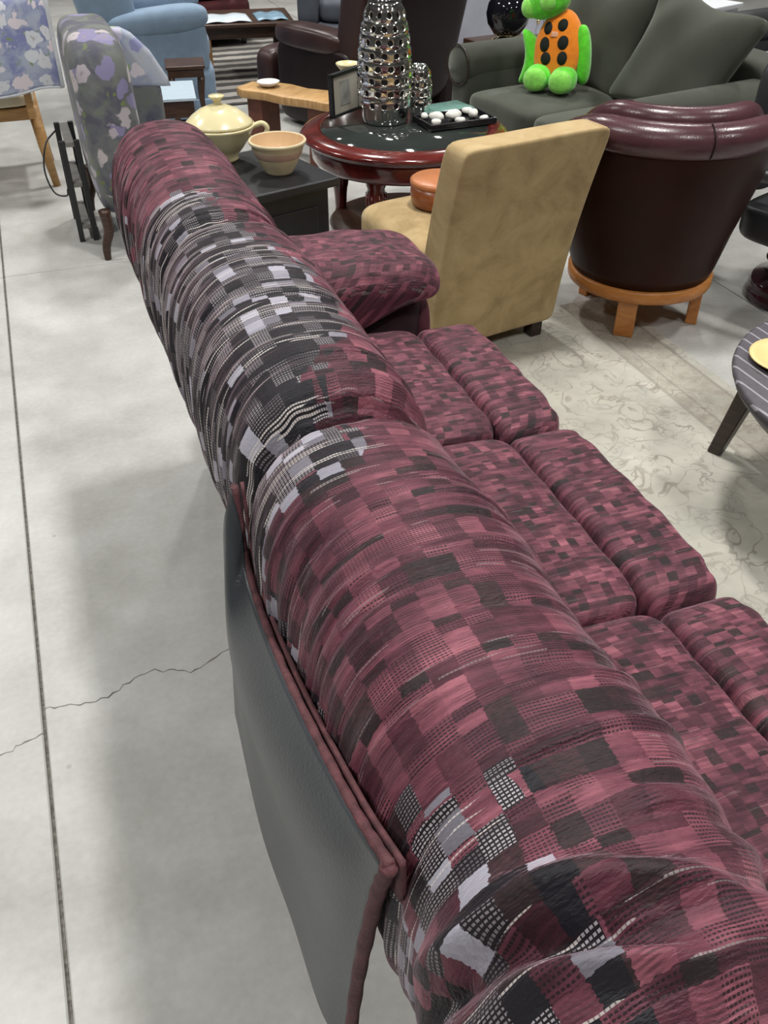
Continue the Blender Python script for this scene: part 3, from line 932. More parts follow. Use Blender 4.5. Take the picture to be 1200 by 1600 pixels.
for k in range(4):
    a = R(-133 + 90 * k)
    lx, ly = 0.32 * math.cos(a), 0.32 * math.sin(a)
    leg = obj('leg', lathe([(0, 0), (0.045, 0), (0.055, 0.02), (0.055, 0.045), (0.032, 0.06), (0.026, 0.10), (0.030, 0.16), (0.040, 0.24), (0.043, 0.30), (0.036, 0.32), (0.043, 0.335), (0.043, TZ - 0.12), (0, TZ - 0.12)], 24), M['mahogany'], rt, (lx, ly, 0))
    for q in range(8):
        b_ = 2 * PI * q / 8
        obj('flute', tube([(0.036 * math.cos(b_), 0.036 * math.sin(b_), 0.20), (0.041 * math.cos(b_), 0.041 * math.sin(b_), 0.25), (0.044 * math.cos(b_), 0.044 * math.sin(b_), 0.30)], [0.003, 0.0055, 0.0055], 6), M['mahogany'], leg)
obj('lower_shelf', lathe([(0, 0.07), (0.33, 0.07), (0.345, 0.08), (0.33, 0.095), (0, 0.095)], 56), M['dark_wood'], rt)
TTOP = TZ - 0.004 + 0.0005


def perforated_vase(H, prof_r, ncol, nrow, hole=0.62, z_top_pad=0.02, z_bot=0.06):
    """lathe wall split in cells, each cell a round hole with a puffed-out rim"""
    V, Fc = [], []
    nb = 12
    def rr(z):
        zs = [p[1] for p in prof_r]; rs = [p[0] for p in prof_r]
        return float(np.interp(z, zs, rs))
    def pt(a, z, out=0.0):
        r = rr(z) + out
        return (r * math.cos(a), r * math.sin(a), z)
    dz = (H - z_top_pad - z_bot) / nrow
    da = 2 * PI / ncol
    for i in range(nrow):
        for j in range(ncol):
            ca = (j + 0.5 * (i % 2)) * da
            cz_ = z_bot + (i + 0.5) * dz
            b0 = len(V)
            sq = [(-1, -1), (-1 / 3, -1), (1 / 3, -1), (1, -1), (1, -1 / 3), (1, 1 / 3), (1, 1), (1 / 3, 1), (-1 / 3, 1), (-1, 1), (-1, 1 / 3), (-1, -1 / 3)]
            for (u, w) in sq: V.append(pt(ca + u * da / 2, cz_ + w * dz / 2, 0.0))
            for rad_, out in ((hole * 1.3, 0.005), (hole, 0.004), (hole * 0.92, -0.006)):
                for (u, w) in sq:
                    l = math.hypot(u, w)
                    V.append(pt(ca + u / l * rad_ * da / 2, cz_ + w / l * rad_ * dz / 2, out))
            for ring in range(3):
                for q in range(nb):
                    q2 = (q + 1) % nb
                    Fc.append((b0 + ring * nb + q, b0 + ring * nb + q2, b0 + (ring + 1) * nb + q2, b0 + (ring + 1) * nb + q))
    me = mesh_from('pv', V, Fc)
    seg = ncol * 6
    low = lathe([(rr(0) * 0.92, 0.0), (rr(0), 0.004), (rr(z_bot * 0.5), z_bot * 0.5), (rr(z_bot), z_bot)], seg)
    cap = lathe([(rr(H - z_top_pad), H - z_top_pad), (rr(H) + 0.002, H - z_top_pad * 0.5), (rr(H), H), (rr(H) - 0.006, H - 0.004), (rr(H) - 0.008, H - z_top_pad)], seg)
    inner = lathe([(0, 0.006), (rr(0) * 0.85, 0.006)], seg)
    bm = bmesh.new()
    for m in (me, low, cap, inner): bm.from_mesh(m)
    bmesh.ops.remove_doubles(bm, verts=bm.verts[:], dist=2e-4)
    bmesh.ops.recalc_face_normals(bm, faces=bm.faces[:])
    out = bpy.data.meshes.new('perforated_vase')
    bm.to_mesh(out); bm.free()
    return out


VX, VY = 1.478, 3.98
va = thing('silver_vase', 'tall silver ceramic vase with rows of round holes on the mahogany table', 'vase', (VX, VY, TTOP))
obj('wall', perforated_vase(0.475, [(0.100, 0.0), (0.113, 0.10), (0.116, 0.20), (0.110, 0.29), (0.098, 0.37), (0.080, 0.44), (0.070, 0.475)], 13, 8, 0.5), M['chrome'], va)
obj('liner', lathe([(0, 0.01), (0.092, 0.01), (0.103, 0.10), (0.105, 0.20), (0.099, 0.29), (0.086, 0.37), (0.068, 0.44), (0.062, 0.462)], 40), M['grey_plastic'], va)
va2 = thing('silver_vase', 'short silver ceramic vase standing right behind the tall silver one', 'vase', (1.668, 4.045, TTOP))
obj('wall', perforated_vase(0.205, [(0.045, 0.0), (0.055, 0.05), (0.056, 0.12), (0.046, 0.18), (0.036, 0.205)], 9, 4, 0.5, 0.014, 0.03), M['chrome'], va2)
obj('liner', lathe([(0, 0.008), (0.040, 0.008), (0.048, 0.05), (0.049, 0.12), (0.040, 0.18), (0.031, 0.198)], 28), M['grey_plastic'], va2)

# picture frame, leaning slightly back
fa = math.atan2(4.25 - 4.115, 1.455 - 1.275)
pf = thing('picture_frame', 'black picture frame with a small print standing on the mahogany table', 'picture frame', (1.350, 4.144, TTOP), fa)
FW, FH, FB = 0.112, 0.185, 0.016
def tilt(me): return xform(me, (0, 0, 0.0), (R(-2), 0, 0))
obj('frame', tilt(merge(box(-FW, FW, -0.011, 0.011, 0.003, FB, 0.002), box(-FW, FW, -0.011, 0.011, FH - FB, FH, 0.002), box(-FW, -FW + FB, -0.011, 0.011, 0.003, FH, 0.002), box(FW - FB, FW, -0.011, 0.011, 0.003, FH, 0.002))), M['frame_black'], pf, smooth=False)
obj('mat_board', tilt(box(-FW + FB, FW - FB, -0.005, 0.0, FB, FH - FB)), M['mat_board'], pf, smooth=False)
obj('print', tilt(box(-0.045, 0.035, -0.0065, -0.0052, 0.045, 0.145)), M['picture'], pf, smooth=False)
obj('easel_back', tilt(box(-FW + 0.004, FW - 0.004, 0.0112, 0.013, 0.003, FH - 0.004)), M['frame_black'], pf, smooth=False)
obj('strut', tube([(-0.06, 0.016, 0.12), (-0.06, 0.045, 0.003)], 0.003, 6), M['frame_black'], pf)

cv = obj('small_vase', lathe([(0, 0), (0.024, 0), (0.027, 0.01), (0.023, 0.03), (0.032, 0.07), (0.030, 0.11), (0.026, 0.135), (0.036, 0.160), (0.053, 0.178), (0.055, 0.186), (0.050, 0.187), (0.032, 0.165), (0.018, 0.14), (0, 0.10)], 32), M['cream_glaze'], None, (1.41, 4.285, TZ - 0.006))
tag(cv, 'small cream ceramic vase with a flared lip behind the picture frame', 'vase')

tr = thing('serving_tray', 'rectangular black tray of white stones on the mahogany table', 'tray', (1.755, 3.835, TZ + 0.0005), R(4))
TW, TD = 0.162, 0.095
obj('bottom', box(-TW, TW, -TD, TD, 0.0, 0.008, 0.002), M['tray'], tr, smooth=False)
obj('side_wall', box(-TW, TW, -TD, -TD + 0.010, 0.008, 0.026, 0.002), M['tray'], tr, smooth=False)
obj('side_wall', box(-TW, TW, TD - 0.010, TD, 0.008, 0.026, 0.002), M['tray'], tr, smooth=False)
obj('side_wall', box(-TW, -TW + 0.010, -TD + 0.0102, TD - 0.0102, 0.008, 0.026, 0.002), M['tray'], tr, smooth=False)
obj('side_wall', box(TW - 0.010, TW, -TD + 0.0102, TD - 0.0102, 0.008, 0.026, 0.002), M['tray'], tr, smooth=False)
SPL = ['large round white stone near the middle of the black tray', 'flat white stone at the near left corner of the black tray', 'knobbly white stone on the left side of the black tray',
       'white stone in the middle front of the black tray', 'oval white stone at the right end of the black tray', 'pale stone near the far right corner of the black tray',
       'small white stone at the near right corner of the black tray', 'white stone at the far left corner of the black tray', 'white stone at the far middle edge of the black tray']
SPP = [(0.0, 0.01, .034), (-0.125, -0.05, .026), (-0.085, 0.02, .034), (0.0, -0.055, .024), (0.10, 0.0, .03), (0.105, 0.06, .024), (0.125, -0.06, .020), (-0.125, 0.065, .022), (0.03, 0.068, .022)]
for k, ((x, y, s), lb) in enumerate(zip(SPP, SPL)):
    r_ = np.random.default_rng(k + 30)
    ph_ = r_.uniform(0, 6, 3)
    def lump(P, ph_=ph_): return P * (1 + 0.13 * np.sin(P[:, [1, 2, 0]] * 90 + ph_))
    a = R(4)
    wx = 1.755 + 0.93 * x * math.cos(a) - y * math.sin(a); wy = 3.835 + x * math.sin(a) + y * math.cos(a)
    hz = s * r_.uniform(0.95, 1.25)
    o = obj('stone', puff((s * 2, s * 1.6, hz), 2.2, 7, lump), M['stone'], None, (wx, wy, TZ + 0.0105 + hz * 0.55), (0, 0, k * 1.1))
    tag(o, lb, 'stone', 'white stones on the black tray')
gp_ = obj('glass_plate', xform(merge(box(-0.125, 0.125, -0.075, 0.075, 0.0, 0.009, 0.004)), (0, 0, 0)), M['green_glass'], None, (1.80, 4.06, TZ + 0.0005), (0, 0, R(10)))
tag(gp_, 'flat green glass plate behind the black tray on the round table', 'plate')

# ================================================================ olive loveseat, cushions, plush turtle
ls = thing('loveseat', 'dark olive microfibre loveseat with a plush turtle on it', 'sofa', (2.36, 3.30, 0), R(9.8))
obj('base', box(0.03, 0.88, 0.10, 1.36, 0.06, 0.29, 0.02), M['olive'], ls)
for y in (0.46, 1.0):
    def scr(P):
        P = P.copy(); t_ = P[:, 2] > 0
        P[t_, 2] += 0.018 * (1 - (P[t_, 1] / 0.28) ** 2).clip(0, 1); return P
    obj('seat_cushion', puff((0.66, 0.545, 0.17), 7, 16, scr, center=(0.31, y, 0.36)), M['olive_cushion'], ls)
def rolled_arm(y, s, low):
    obj('arm', puff((0.84, 0.17, 0.50), 8, 14, center=(0.44, y, 0.30)), M['olive'], ls)
    a = obj('arm_roll', xform(lathe([(0, -0.43), (0.085, -0.425), (0.097, -0.40), (0.098, 0.40), (0.085, 0.425), (0, 0.43)], 28), (0.44, y + s * 0.01, 0.545), (0, R(90), 0)), M['olive'], ls)
    obj('arm_piping', xform(lathe([(0.093, -0.422), (0.099, -0.428), (0.101, -0.420), (0.096, -0.414)], 28), (0.44, y + s * 0.01, 0.545), (0, R(90), 0)), M['espresso'], a)
rolled_arm(1.375, 1, 0); rolled_arm(0.095, -1, 0)
def lback(P):
    P = P.copy(); P[:, 0] += 0.12 * P[:, 2]; return P
obj('back', puff((0.22, 1.36, 0.52), 8, 14, lback, center=(0.83, 0.73, 0.46)), M['olive'], ls)
for (x, y) in ((0.08, 0.15), (0.08, 1.32), (0.82, 0.15), (0.82, 1.32)):
    obj('foot', lathe([(0, 0), (0.02, 0), (0.03, 0.06), (0, 0.06)], 12), M['honey'], ls, (x, y, 0))
def lp(x, y, z):
    a = R(9.8); return (2.36 + x * math.cos(a) - y * math.sin(a), 3.30 + x * math.sin(a) + y * math.cos(a), z)
def pillow_mesh(w, h, t, n=20, ears=0.22):
    def f(P):
        P = P.copy()
        u, v_ = P[:, 1] / (w / 2), P[:, 2] / (h / 2)
        edge = (1 - np.abs(u) ** 2.4).clip(0, 1) * (1 - np.abs(v_) ** 2.4).clip(0, 1)
        P[:, 0] *= 0.10 + 0.95 * edge ** 0.45
        k_ = 1 + ears * (np.abs(u) * np.abs(v_)) ** 2 - 0.05 * (1 - np.abs(u * v_))
        P[:, 1] *= k_; P[:, 2] *= k_
        P[:, 0] += 0.006 * np.sin(P[:, 1] * 22 + P[:, 2] * 13)
        return P
    return puff((t, w, h), 14, n, f)
for (x, y, z, ry, rz, rx, w, h, lb) in [(0.655, 1.04, 0.665, 14, 2, 0, 0.60, 0.48, 'olive back pillow right behind the plush turtle'),
                                       (0.60, 0.40, 0.675, 20, -6, 8, 0.62, 0.50, 'olive back pillow with a pointed corner nearest the barrel chair')]:
    o = obj('pillow', pillow_mesh(w, h, 0.20), M['olive_cushion'], None, lp(x, y, z), (R(rx), R(ry), R(9.8 + rz)))
    tag(o, lb, 'pillow', 'loveseat back pillows')

tp = thing('plush_turtle', 'lime green plush turtle with a spotted orange shell sitting on the olive loveseat', 'plush toy', lp(0.36, 1.00, 0.468), R(-46))
# local: shell faces -Y (towards camera)
def egg(P):
    P = P.copy(); z = P[:, 2] / 0.165
    P[:, 0] *= 1.0 - 0.24 * np.clip(z, 0, 1) + 0.02; P[:, 1] += 0.03 * z; return P
body = obj('shell', puff((0.245, 0.15, 0.33), 2.4, 18, egg, center=(0, 0.0, 0.192)), M['orange'], tp)
def on_shell(x, z):
    zz = (z - 0.192) / 0.165
    hx = 0.1225 * (1.02 - 0.24 * max(zz, 0))
    q = max(0.0, 1 - abs(x / hx) ** 2.4 - abs(zz) ** 2.4) ** (1 / 2.4)
    return -0.075 * q + 0.03 * zz
for (x, z, rx, rz_) in [(-0.040, 0.150, .026, .028), (0.043, 0.158, .024, .030), (-0.056, 0.210, .025, .032), (0.036, 0.225, .026, .030), (-0.052, 0.280, .022, .026), (0.020, 0.298, .024, .025)]:
    yy = on_shell(x, z)
    e_ = 0.004
    nx = -(on_shell(x + e_, z) - on_shell(x - e_, z)) / (2 * e_); nz = -(on_shell(x, z + e_) - on_shell(x, z - e_)) / (2 * e_)
    V = [(x, yy - 0.003, z)]; Fc = []
    for q in range(20):
        a = 2 * PI * q / 20
        xx, zz = x + rx * math.cos(a), z + rz_ * math.sin(a)
        V.append((xx, on_shell(xx, zz) - 0.0025, zz))
    for q in range(20):
        a = 2 * PI * q / 20
        xx, zz = x + rx * 1.06 * math.cos(a), z + rz_ * 1.06 * math.sin(a)
        V.append((xx, on_shell(xx, zz) + 0.004, zz))
    for q in range(20):
        Fc.append((0, 1 + q, 1 + (q + 1) % 20)); Fc.append((1 + q, 21 + q, 21 + (q + 1) % 20, 1 + (q + 1) % 20))
    obj('spot', mesh_from('spot', V, Fc), M['spot'], body)
yy = on_shell(-0.012, 0.258)
obj('patch', xform(box(-0.016, 0.016, -0.003, 0.003, -0.012, 0.012, 0.002), (-0.012, yy - 0.002, 0.258), (R(-20), 0, R(10))), M['patch'], body)
obj('arm', puff((0.085, 0.09, 0.25), 2.3, 12, lambda P: np.stack([P[:, 0] - 0.25 * (P[:, 2] + 0.11) * -1 * 0 - 0.9 * P[:, 2] ** 2 * 4, P[:, 1], P[:, 2]], 1), center=(-0.125, -0.005, 0.135)), M['lime'], tp)
obj('arm', puff((0.082, 0.09, 0.27), 2.3, 12, lambda P: np.stack([P[:, 0] + 0.12 * P[:, 2] * -1, P[:, 1], P[:, 2]], 1), center=(0.125, 0.005, 0.165)), M['lime'], tp)
for sx, lx, lz in ((-1, -0.062, 0.055), (1, 0.060, 0.058)):
    leg = obj('leg', puff((0.130, 0.15, 0.122), 2.3, 14, center=(lx * 1.08, -0.08, 0.062)), M['lime'], tp)
    obj('sole', puff((0.118, 0.07, 0.108), 2.3, 12, center=(lx * 1.08 - 0.004, -0.126, 0.060)), M['lime_pale'], leg)
hd = obj('head', puff((0.22, 0.16, 0.17), 2.2, 16, lambda P: np.stack([P[:, 0], P[:, 1], P[:, 2] + 0.2 * P[:, 0]], 1), center=(-0.075, 0.0, 0.395)), M['lime'], tp)
obj('snout', puff((0.10, 0.12, 0.10), 2.2, 12, center=(-0.155, -0.01, 0.36)), M['lime_pale'], hd)
obj('cheek', puff((0.08, 0.05, 0.08), 2.1, 10, center=(-0.06, -0.068, 0.395)), M['lime_pale'], hd)
for sy in (-1, 1):
    obj('eye', lathe([(0, -0.012), (0.009, -0.008), (0.012, 0), (0.009, 0.008), (0, 0.012)], 14), M['globe'], hd, (-0.13, sy * 0.062, 0.415))

# globe vase on a small lamp table behind the loveseat arm
gt = thing('end_table', 'small dark wooden end table behind the olive loveseat arm', 'table', (2.60, 5.07, 0), R(10))
obj('top', box(-0.15, 0.22, -0.16, 0.18, 0.53, 0.56, 0.005), M['dark_wood'], gt, smooth=False)
for (x, y) in ((-0.12, -0.13), (0.19, -0.13), (-0.12, 0.15), (0.19, 0.15)):
    obj('leg', box(x - 0.02, x + 0.02, y - 0.02, y + 0.02, 0.0, 0.53, 0.003), M['dark_wood'], gt, smooth=False)
gv = thing('globe_vase', 'shiny black globe vase on a beaded gold foot behind the olive loveseat', 'vase', (2.585, 5.00, 0.5605))
obj('globe', lathe([(0, 0.03), (0.03, 0.03), (0.075, 0.05), (0.112, 0.10), (0.122, 0.15), (0.112, 0.20), (0.08, 0.245), (0.04, 0.262), (0.038, 0.28), (0.045, 0.285), (0.03, 0.286), (0, 0.25)], 40), M['globe'], gv)
obj('foot', lathe([(0, 0), (0.075, 0), (0.078, 0.008), (0.06, 0.022), (0.035, 0.034), (0, 0.034)], 32), M['gold'], gv)
bead = puff((0.024, 0.024, 0.02), 2, 6)
bead.polygons.foreach_set('use_smooth', [True] * len(bead.polygons))
for q in range(14):
    a = 2 * PI * q / 14
    obj('bead', bead, M['gold'], gv, (0.078 * math.cos(a), 0.078 * math.sin(a), 0.012))

# ================================================================ striped oval table with plate (right edge)
OX, OY = 1.985, 1.36
ot = thing('round_striped_table', 'low round table with a striped grey top and dark splayed legs at the right edge', 'table', (OX, OY, 0), 0)
obj('top', lathe([(0, 0.450), (0.478, 0.450), (0.486, 0.446), (0.488, 0.436), (0.480, 0.428), (0, 0.428)], 80), M['stripe_top'], ot)
obj('apron', lathe([(0, 0.4275), (0.482, 0.4275), (0.478, 0.415), (0.440, 0.372), (0.40, 0.352), (0, 0.352)], 80), M['grey_edge'], ot)
for k in range(3):
    a_ = R(113 + 120 * k)
    p0 = Vector((0.425 * math.cos(a_), 0.425 * math.sin(a_), 0.375)); p1 = Vector((0.505 * math.cos(a_), 0.505 * math.sin(a_), RUG_T if k < 2 else 0.0))
    er, et = Vector((math.cos(a_), math.sin(a_), 0)), Vector((-math.sin(a_), math.cos(a_), 0))
    bm = bmesh.new()
    vs = []
    for p, w in ((p0, 0.030), (p1, 0.020)):
        for (dx, dy) in ((-1, -1), (1, -1), (1, 1), (-1, 1)):
            vs.append(bm.verts.new(p + er * dx * w + et * dy * w))
    for q in range(4): bm.faces.new((vs[q], vs[(q + 1) % 4], vs[4 + (q + 1) % 4], vs[4 + q]))
    bm.faces.new(vs[3::-1]); bm.faces.new(vs[4:])
    bmesh.ops.recalc_face_normals(bm, faces=bm.faces[:])
    bmesh.ops.bevel(bm, geom=bm.edges[:], offset=0.003, segments=1, affect='EDGES')
    me = bpy.data.meshes.new('leg'); bm.to_mesh(me); bm.free()
    obj('leg', me, M['espresso'], ot, smooth=False)
yp = obj('plate', lathe([(0, 0.004), (0.06, 0.004), (0.085, 0.010), (0.105, 0.018), (0.107, 0.015), (0.088, 0.004), (0.06, 0.0), (0, 0.0)], 40), M['yellow_plate'], None, (1.735, 1.60, 0.4505))
tag(yp, 'pale yellow plate on the striped round table', 'plate')

# ================================================================ glossy dark chair foot / upholstered side at the right edge
dk = thing('office_chair', 'dark grey padded chair with a glossy maroon base cut by the right edge', 'chair', (2.82, 2.66, 0), R(20))
obj('base', lathe([(0, 0.0), (0.21, 0.0), (0.222, 0.012), (0.215, 0.035), (0.205, 0.05), (0.212, 0.062), (0.20, 0.085), (0.16, 0.10), (0.15, 0.14), (0.165, 0.16), (0, 0.165)], 40), M['maroon_gloss'], dk)
obj('column', lathe([(0, 0.165), (0.09, 0.165), (0.07, 0.19), (0.07, 0.24), (0, 0.24)], 24), M['grey_plastic'], dk)
obj('seat', puff((0.50, 0.50, 0.16), 5, 12, center=(0, 0, 0.32)), M['grey_plastic'], dk)
def dback(P):
    P = P.copy(); P[:, 0] += 0.12 * (P[:, 2]); return P
obj('backrest', puff((0.46, 0.10, 0.48), 6, 12, center=(0.0, 0.24, 0.66)), M['grey_plastic'], dk)
obj('arm', tube(smooth_path([(-0.24, 0.2, 0.50), (-0.26, 0.05, 0.52), (-0.26, -0.12, 0.50), (-0.245, -0.18, 0.40), (-0.22, -0.15, 0.32)], 6), 0.022, 10), M['silver_plastic'], dk)
obj('arm', tube(smooth_path([(0.24, 0.2, 0.50), (0.26, 0.05, 0.52), (0.26, -0.12, 0.50), (0.245, -0.18, 0.40), (0.22, -0.15, 0.32)], 6), 0.022, 10), M['silver_plastic'], dk)

# ================================================================ floral chair behind the far end of the sofa
fc = thing('floral_chair', 'floral upholstered slipper chair seen side-on behind the far end of the maroon sofa', 'chair', (0.175, 4.02, 0))
def fback(P):
    P = P.copy(); z = P[:, 2] / 0.37
    P[:, 0] += -0.012 * z
    return P
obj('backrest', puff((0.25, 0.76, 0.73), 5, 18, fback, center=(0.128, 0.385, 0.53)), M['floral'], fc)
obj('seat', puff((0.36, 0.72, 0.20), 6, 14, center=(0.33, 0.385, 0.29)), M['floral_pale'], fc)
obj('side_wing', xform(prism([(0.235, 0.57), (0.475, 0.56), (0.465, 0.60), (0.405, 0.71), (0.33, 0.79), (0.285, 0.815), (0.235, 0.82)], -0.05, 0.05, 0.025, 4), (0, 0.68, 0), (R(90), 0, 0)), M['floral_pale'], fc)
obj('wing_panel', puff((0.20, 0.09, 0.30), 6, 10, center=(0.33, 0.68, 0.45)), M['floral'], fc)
for (x, y, s) in ((0.03, 0.05, -1), (0.03, 0.72, -1), (0.47, 0.05, 1), (0.47, 0.72, 1)):
    obj('leg', tube(smooth_path([(x, y, 0.22), (x - 0.004 * s, y, 0.13), (x + 0.018 * s * -1 * -1, y, 0.06), (x + 0.022 * s, y, 0.0)], 5), [0.026 - 0.0007 * i for i in range(16)], 10), M['dark_wood'], fc)

# narrow metal shelf rack
sr = thing('shelf_rack', 'narrow black metal rack with grey shelves behind the floral chair', 'shelf', (0.085, 4.32, 0))
for (x, y) in ((0.012, 0.012), (0.075, 0.012), (0.012, 0.33), (0.075, 0.33)):
    obj('post', box(x - 0.012, x + 0.012, y - 0.012, y + 0.012, 0.0, 0.45, 0.001), M['black_metal'], sr, smooth=False)
for z in (0.06, 0.25, 0.425):
    obj('shelf', box(0.0245, 0.0625, -0.0, 0.342, z, z + 0.02, 0.002), M['grey_shelf'], sr, smooth=False)
cb = obj('power_cord', tube(smooth_path([(0.083, 4.55, 0.44), (0.03, 4.50, 0.40), (0.0, 4.46, 0.30), (0.02, 4.42, 0.21), (0.07, 4.38, 0.20), (0.08, 4.345, 0.24)], 8), 0.004, 8), M['black_metal'])
tag(cb, 'thin black cord looped beside the narrow shelf rack', 'cord')

# oak chair under a floral throw
oc = thing('oak_chair', 'light oak chair with a cream seat under the floral throw at the left edge', 'chair', (-0.22, 5.42, 0))
obj('seat', puff((0.50, 0.48, 0.07), 6, 12, center=(0, 0, 0.435)), M['cream_cloth'], oc)
obj('apron', box(-0.24, 0.24, -0.23, 0.23, 0.34, 0.40, 0.006), M['oak'], oc, smooth=False)
for (x, y) in ((-0.23, -0.21), (0.23, -0.21), (-0.23, 0.21), (0.23, 0.21)):
    obj('leg', tube([(x, y, 0.40), (x * 1.06, y * 1.05, 0.2), (x * 1.16, y * 1.1, 0.0)], [0.03, 0.026, 0.019], 10), M['oak'], oc)
for x in (-0.22, 0.22):
    obj('back_post', box(x - 0.018, x + 0.018, -0.30, -0.265, 0.36, 0.90, 0.004), M['oak'], oc, smooth=False)
obj('back_rail', box(-0.2018, 0.2018, -0.30, -0.265, 0.82, 0.90, 0.004), M['oak'], oc, smooth=False)
rows = []
for k, (y, z) in enumerate([(5.07, 0.50), (5.055, 0.60), (5.06, 0.72), (5.075, 0.84), (5.10, 0.91), (5.145, 0.925), (5.19, 0.90), (5.215, 0.80), (5.22, 0.62)]):
    rows.append([(x, y + 0.022 * math.sin(x * 19 + k * 0.3) - 0.01, z + 0.012 * math.sin(x * 11 + k)) for x in np.linspace(-0.62, 0.175, 9)])
th_ = thing('floral_throw', 'blue and lilac floral throw with a white bound edge draped over the oak chair back', 'throw', (0, 0, 0))
obj('cloth', sheet(rows, 0.006, 6, 6), M['floral_throw'], th_)
obj('hem', tube(smooth_path([r[-1] for r in rows], 6), 0.010, 8), M['binding'], th_)
obj('hem', tube(smooth_path(rows[0], 6), 0.006, 8), M['binding'], th_)

# ================================================================ far background furniture
# low side table with a glossy pale top
s1 = thing('side_table', 'small dark wood side table with a glossy pale blue top behind the floral chair', 'table', (0.745, 5.30, 0), R(-8))
obj('top', box(-0.19, 0.115, -0.20, 0.20, 0.385, 0.40, 0.003), M['bluewhite'], s1, smooth=False)
obj('apron', box(-0.175, 0.10, -0.185, 0.185, 0.30, 0.3845, 0.003), M['dark_wood'], s1, smooth=False)
for (x, y) in ((-0.155, -0.165), (0.08, -0.165), (-0.155, 0.165), (0.08, 0.165)):
    obj('leg', box(x - 0.018, x + 0.018, y - 0.018, y + 0.018, 0.0, 0.30, 0.003), M['dark_wood'], s1, smooth=False)
# small dark stand between it and the blue chair
s2 = thing('dark_stand', 'low dark wooden stand with a curved leg in front of the blue armchair', 'stand', (0.93, 5.88, 0), R(-8))
obj('top', box(-0.13, 0.10, -0.12, 0.12, 0.395, 0.415, 0.005), M['dark_wood'], s2, smooth=False)
obj('apron', box(-0.12, 0.09, -0.11, 0.11, 0.35, 0.3945, 0.004), M['dark_wood'], s2, smooth=False)
for (x, y) in ((-0.10, -0.09), (0.075, -0.09), (-0.10, 0.09), (0.075, 0.09)):
    obj('leg', tube(smooth_path([(x, y, 0.35), (x - 0.012, y, 0.2), (x + 0.012, y, 0.06), (x + 0.02, y, 0.0)], 5), [0.018 - 0.0005 * i for i in range(16)], 8), M['dark_wood'], s2)

# powder-blue wing chair, facing +X
bw = thing('blue_wing_chair', 'powder blue upholstered wing chair with rolled arms beyond the floral chair', 'chair', (0.80, 6.62, 0), R(-6))
obj('base', puff((0.80, 0.80, 0.30), 10, 14, center=(0.0, 0.0, 0.17)), M['blue'], bw)
obj('skirt', box(-0.39, 0.405, -0.41, 0.405, 0.012, 0.13, 0.01), M['blue'], bw)
obj('seat_cushion', puff((0.62, 0.52, 0.16), 5, 12, center=(0.09, 0, 0.39)), M['blue'], bw)
for s in (-1, 1):
    obj('arm', puff((0.70, 0.15, 0.30), 7, 12, center=(0.02, s * 0.325, 0.42)), M['blue'], bw)
    obj('arm_roll', xform(puff((0.62, 0.18, 0.15), 3, 14, lambda P: np.stack([P[:, 0], P[:, 1] * (1 + 0.3 * P[:, 0]), P[:, 2] * (1 + 0.3 * P[:, 0])], 1)), (0.08, s * 0.335, 0.575), (0, R(-4), 0)), M['blue'], bw)
    obj('wing', puff((0.34, 0.10, 0.55), 4, 12, lambda P: np.stack([P[:, 0] - 0.2 * P[:, 2], P[:, 1], P[:, 2]], 1), center=(-0.24, s * 0.33, 0.80)), M['blue'], bw)
obj('backrest', puff((0.18, 0.70, 0.80), 5, 14, lambda P: np.stack([P[:, 0] - 0.22 * P[:, 2], P[:, 1], P[:, 2]], 1), center=(-0.32, 0, 0.72)), M['blue'], bw)

# striped shag rug and the coffee table with an open magazine
sg = obj('striped_rug', box(1.12, 2.7, 6.48, 8.9, 0.0005, 0.012, 0.004), M['striped_rug'])
tag(sg, 'black and grey striped shag rug under the dark coffee table', 'rug')
ct = thing('coffee_table', 'dark wood coffee table with magazines on it at the back', 'table', (1.60, 7.34, 0), R(-8))
obj('top', box(-0.36, 0.36, -0.30, 0.30, 0.37, 0.395, 0.006), M['dark_wood'], ct, smooth=False)
obj('apron', box(-0.30, 0.30, -0.24, 0.24, 0.29, 0.3695, 0.004), M['dark_wood'], ct, smooth=False)
for (x, y) in ((-0.27, -0.215), (0.27, -0.215), (-0.27, 0.215), (0.27, 0.215)):
    obj('leg', box(x - 0.022, x + 0.022, y - 0.022, y + 0.022, 0.0125, 0.29, 0.004), M['oak'] if (x < 0 and y < 0) else M['dark_wood'], ct, smooth=False)
for k, (x, y, rz, w, mt, lb) in enumerate([(1.47, 7.32, -5, 0.17, 'paper', 'pale open magazine on the left of the far coffee table'), (1.80, 7.30, -6, 0.11, 'paper_blue', 'blue magazine on the right of the far coffee table')]):
    o = obj('magazine', sheet([[(-w, -0.22, 0.004), (-w / 2, -0.22, 0.014), (0, -0.22, 0.006), (w / 2, -0.22, 0.014), (w, -0.22, 0.004)], [(-w, 0.10, 0.004), (-w / 2, 0.10, 0.014), (0, 0.10, 0.006), (w / 2, 0.10, 0.014), (w, 0.10, 0.004)]], 0.004, 5, 3), M[mt], None, (x, y, 0.396), (0, 0, R(rz)))
    tag(o, lb, 'magazine')

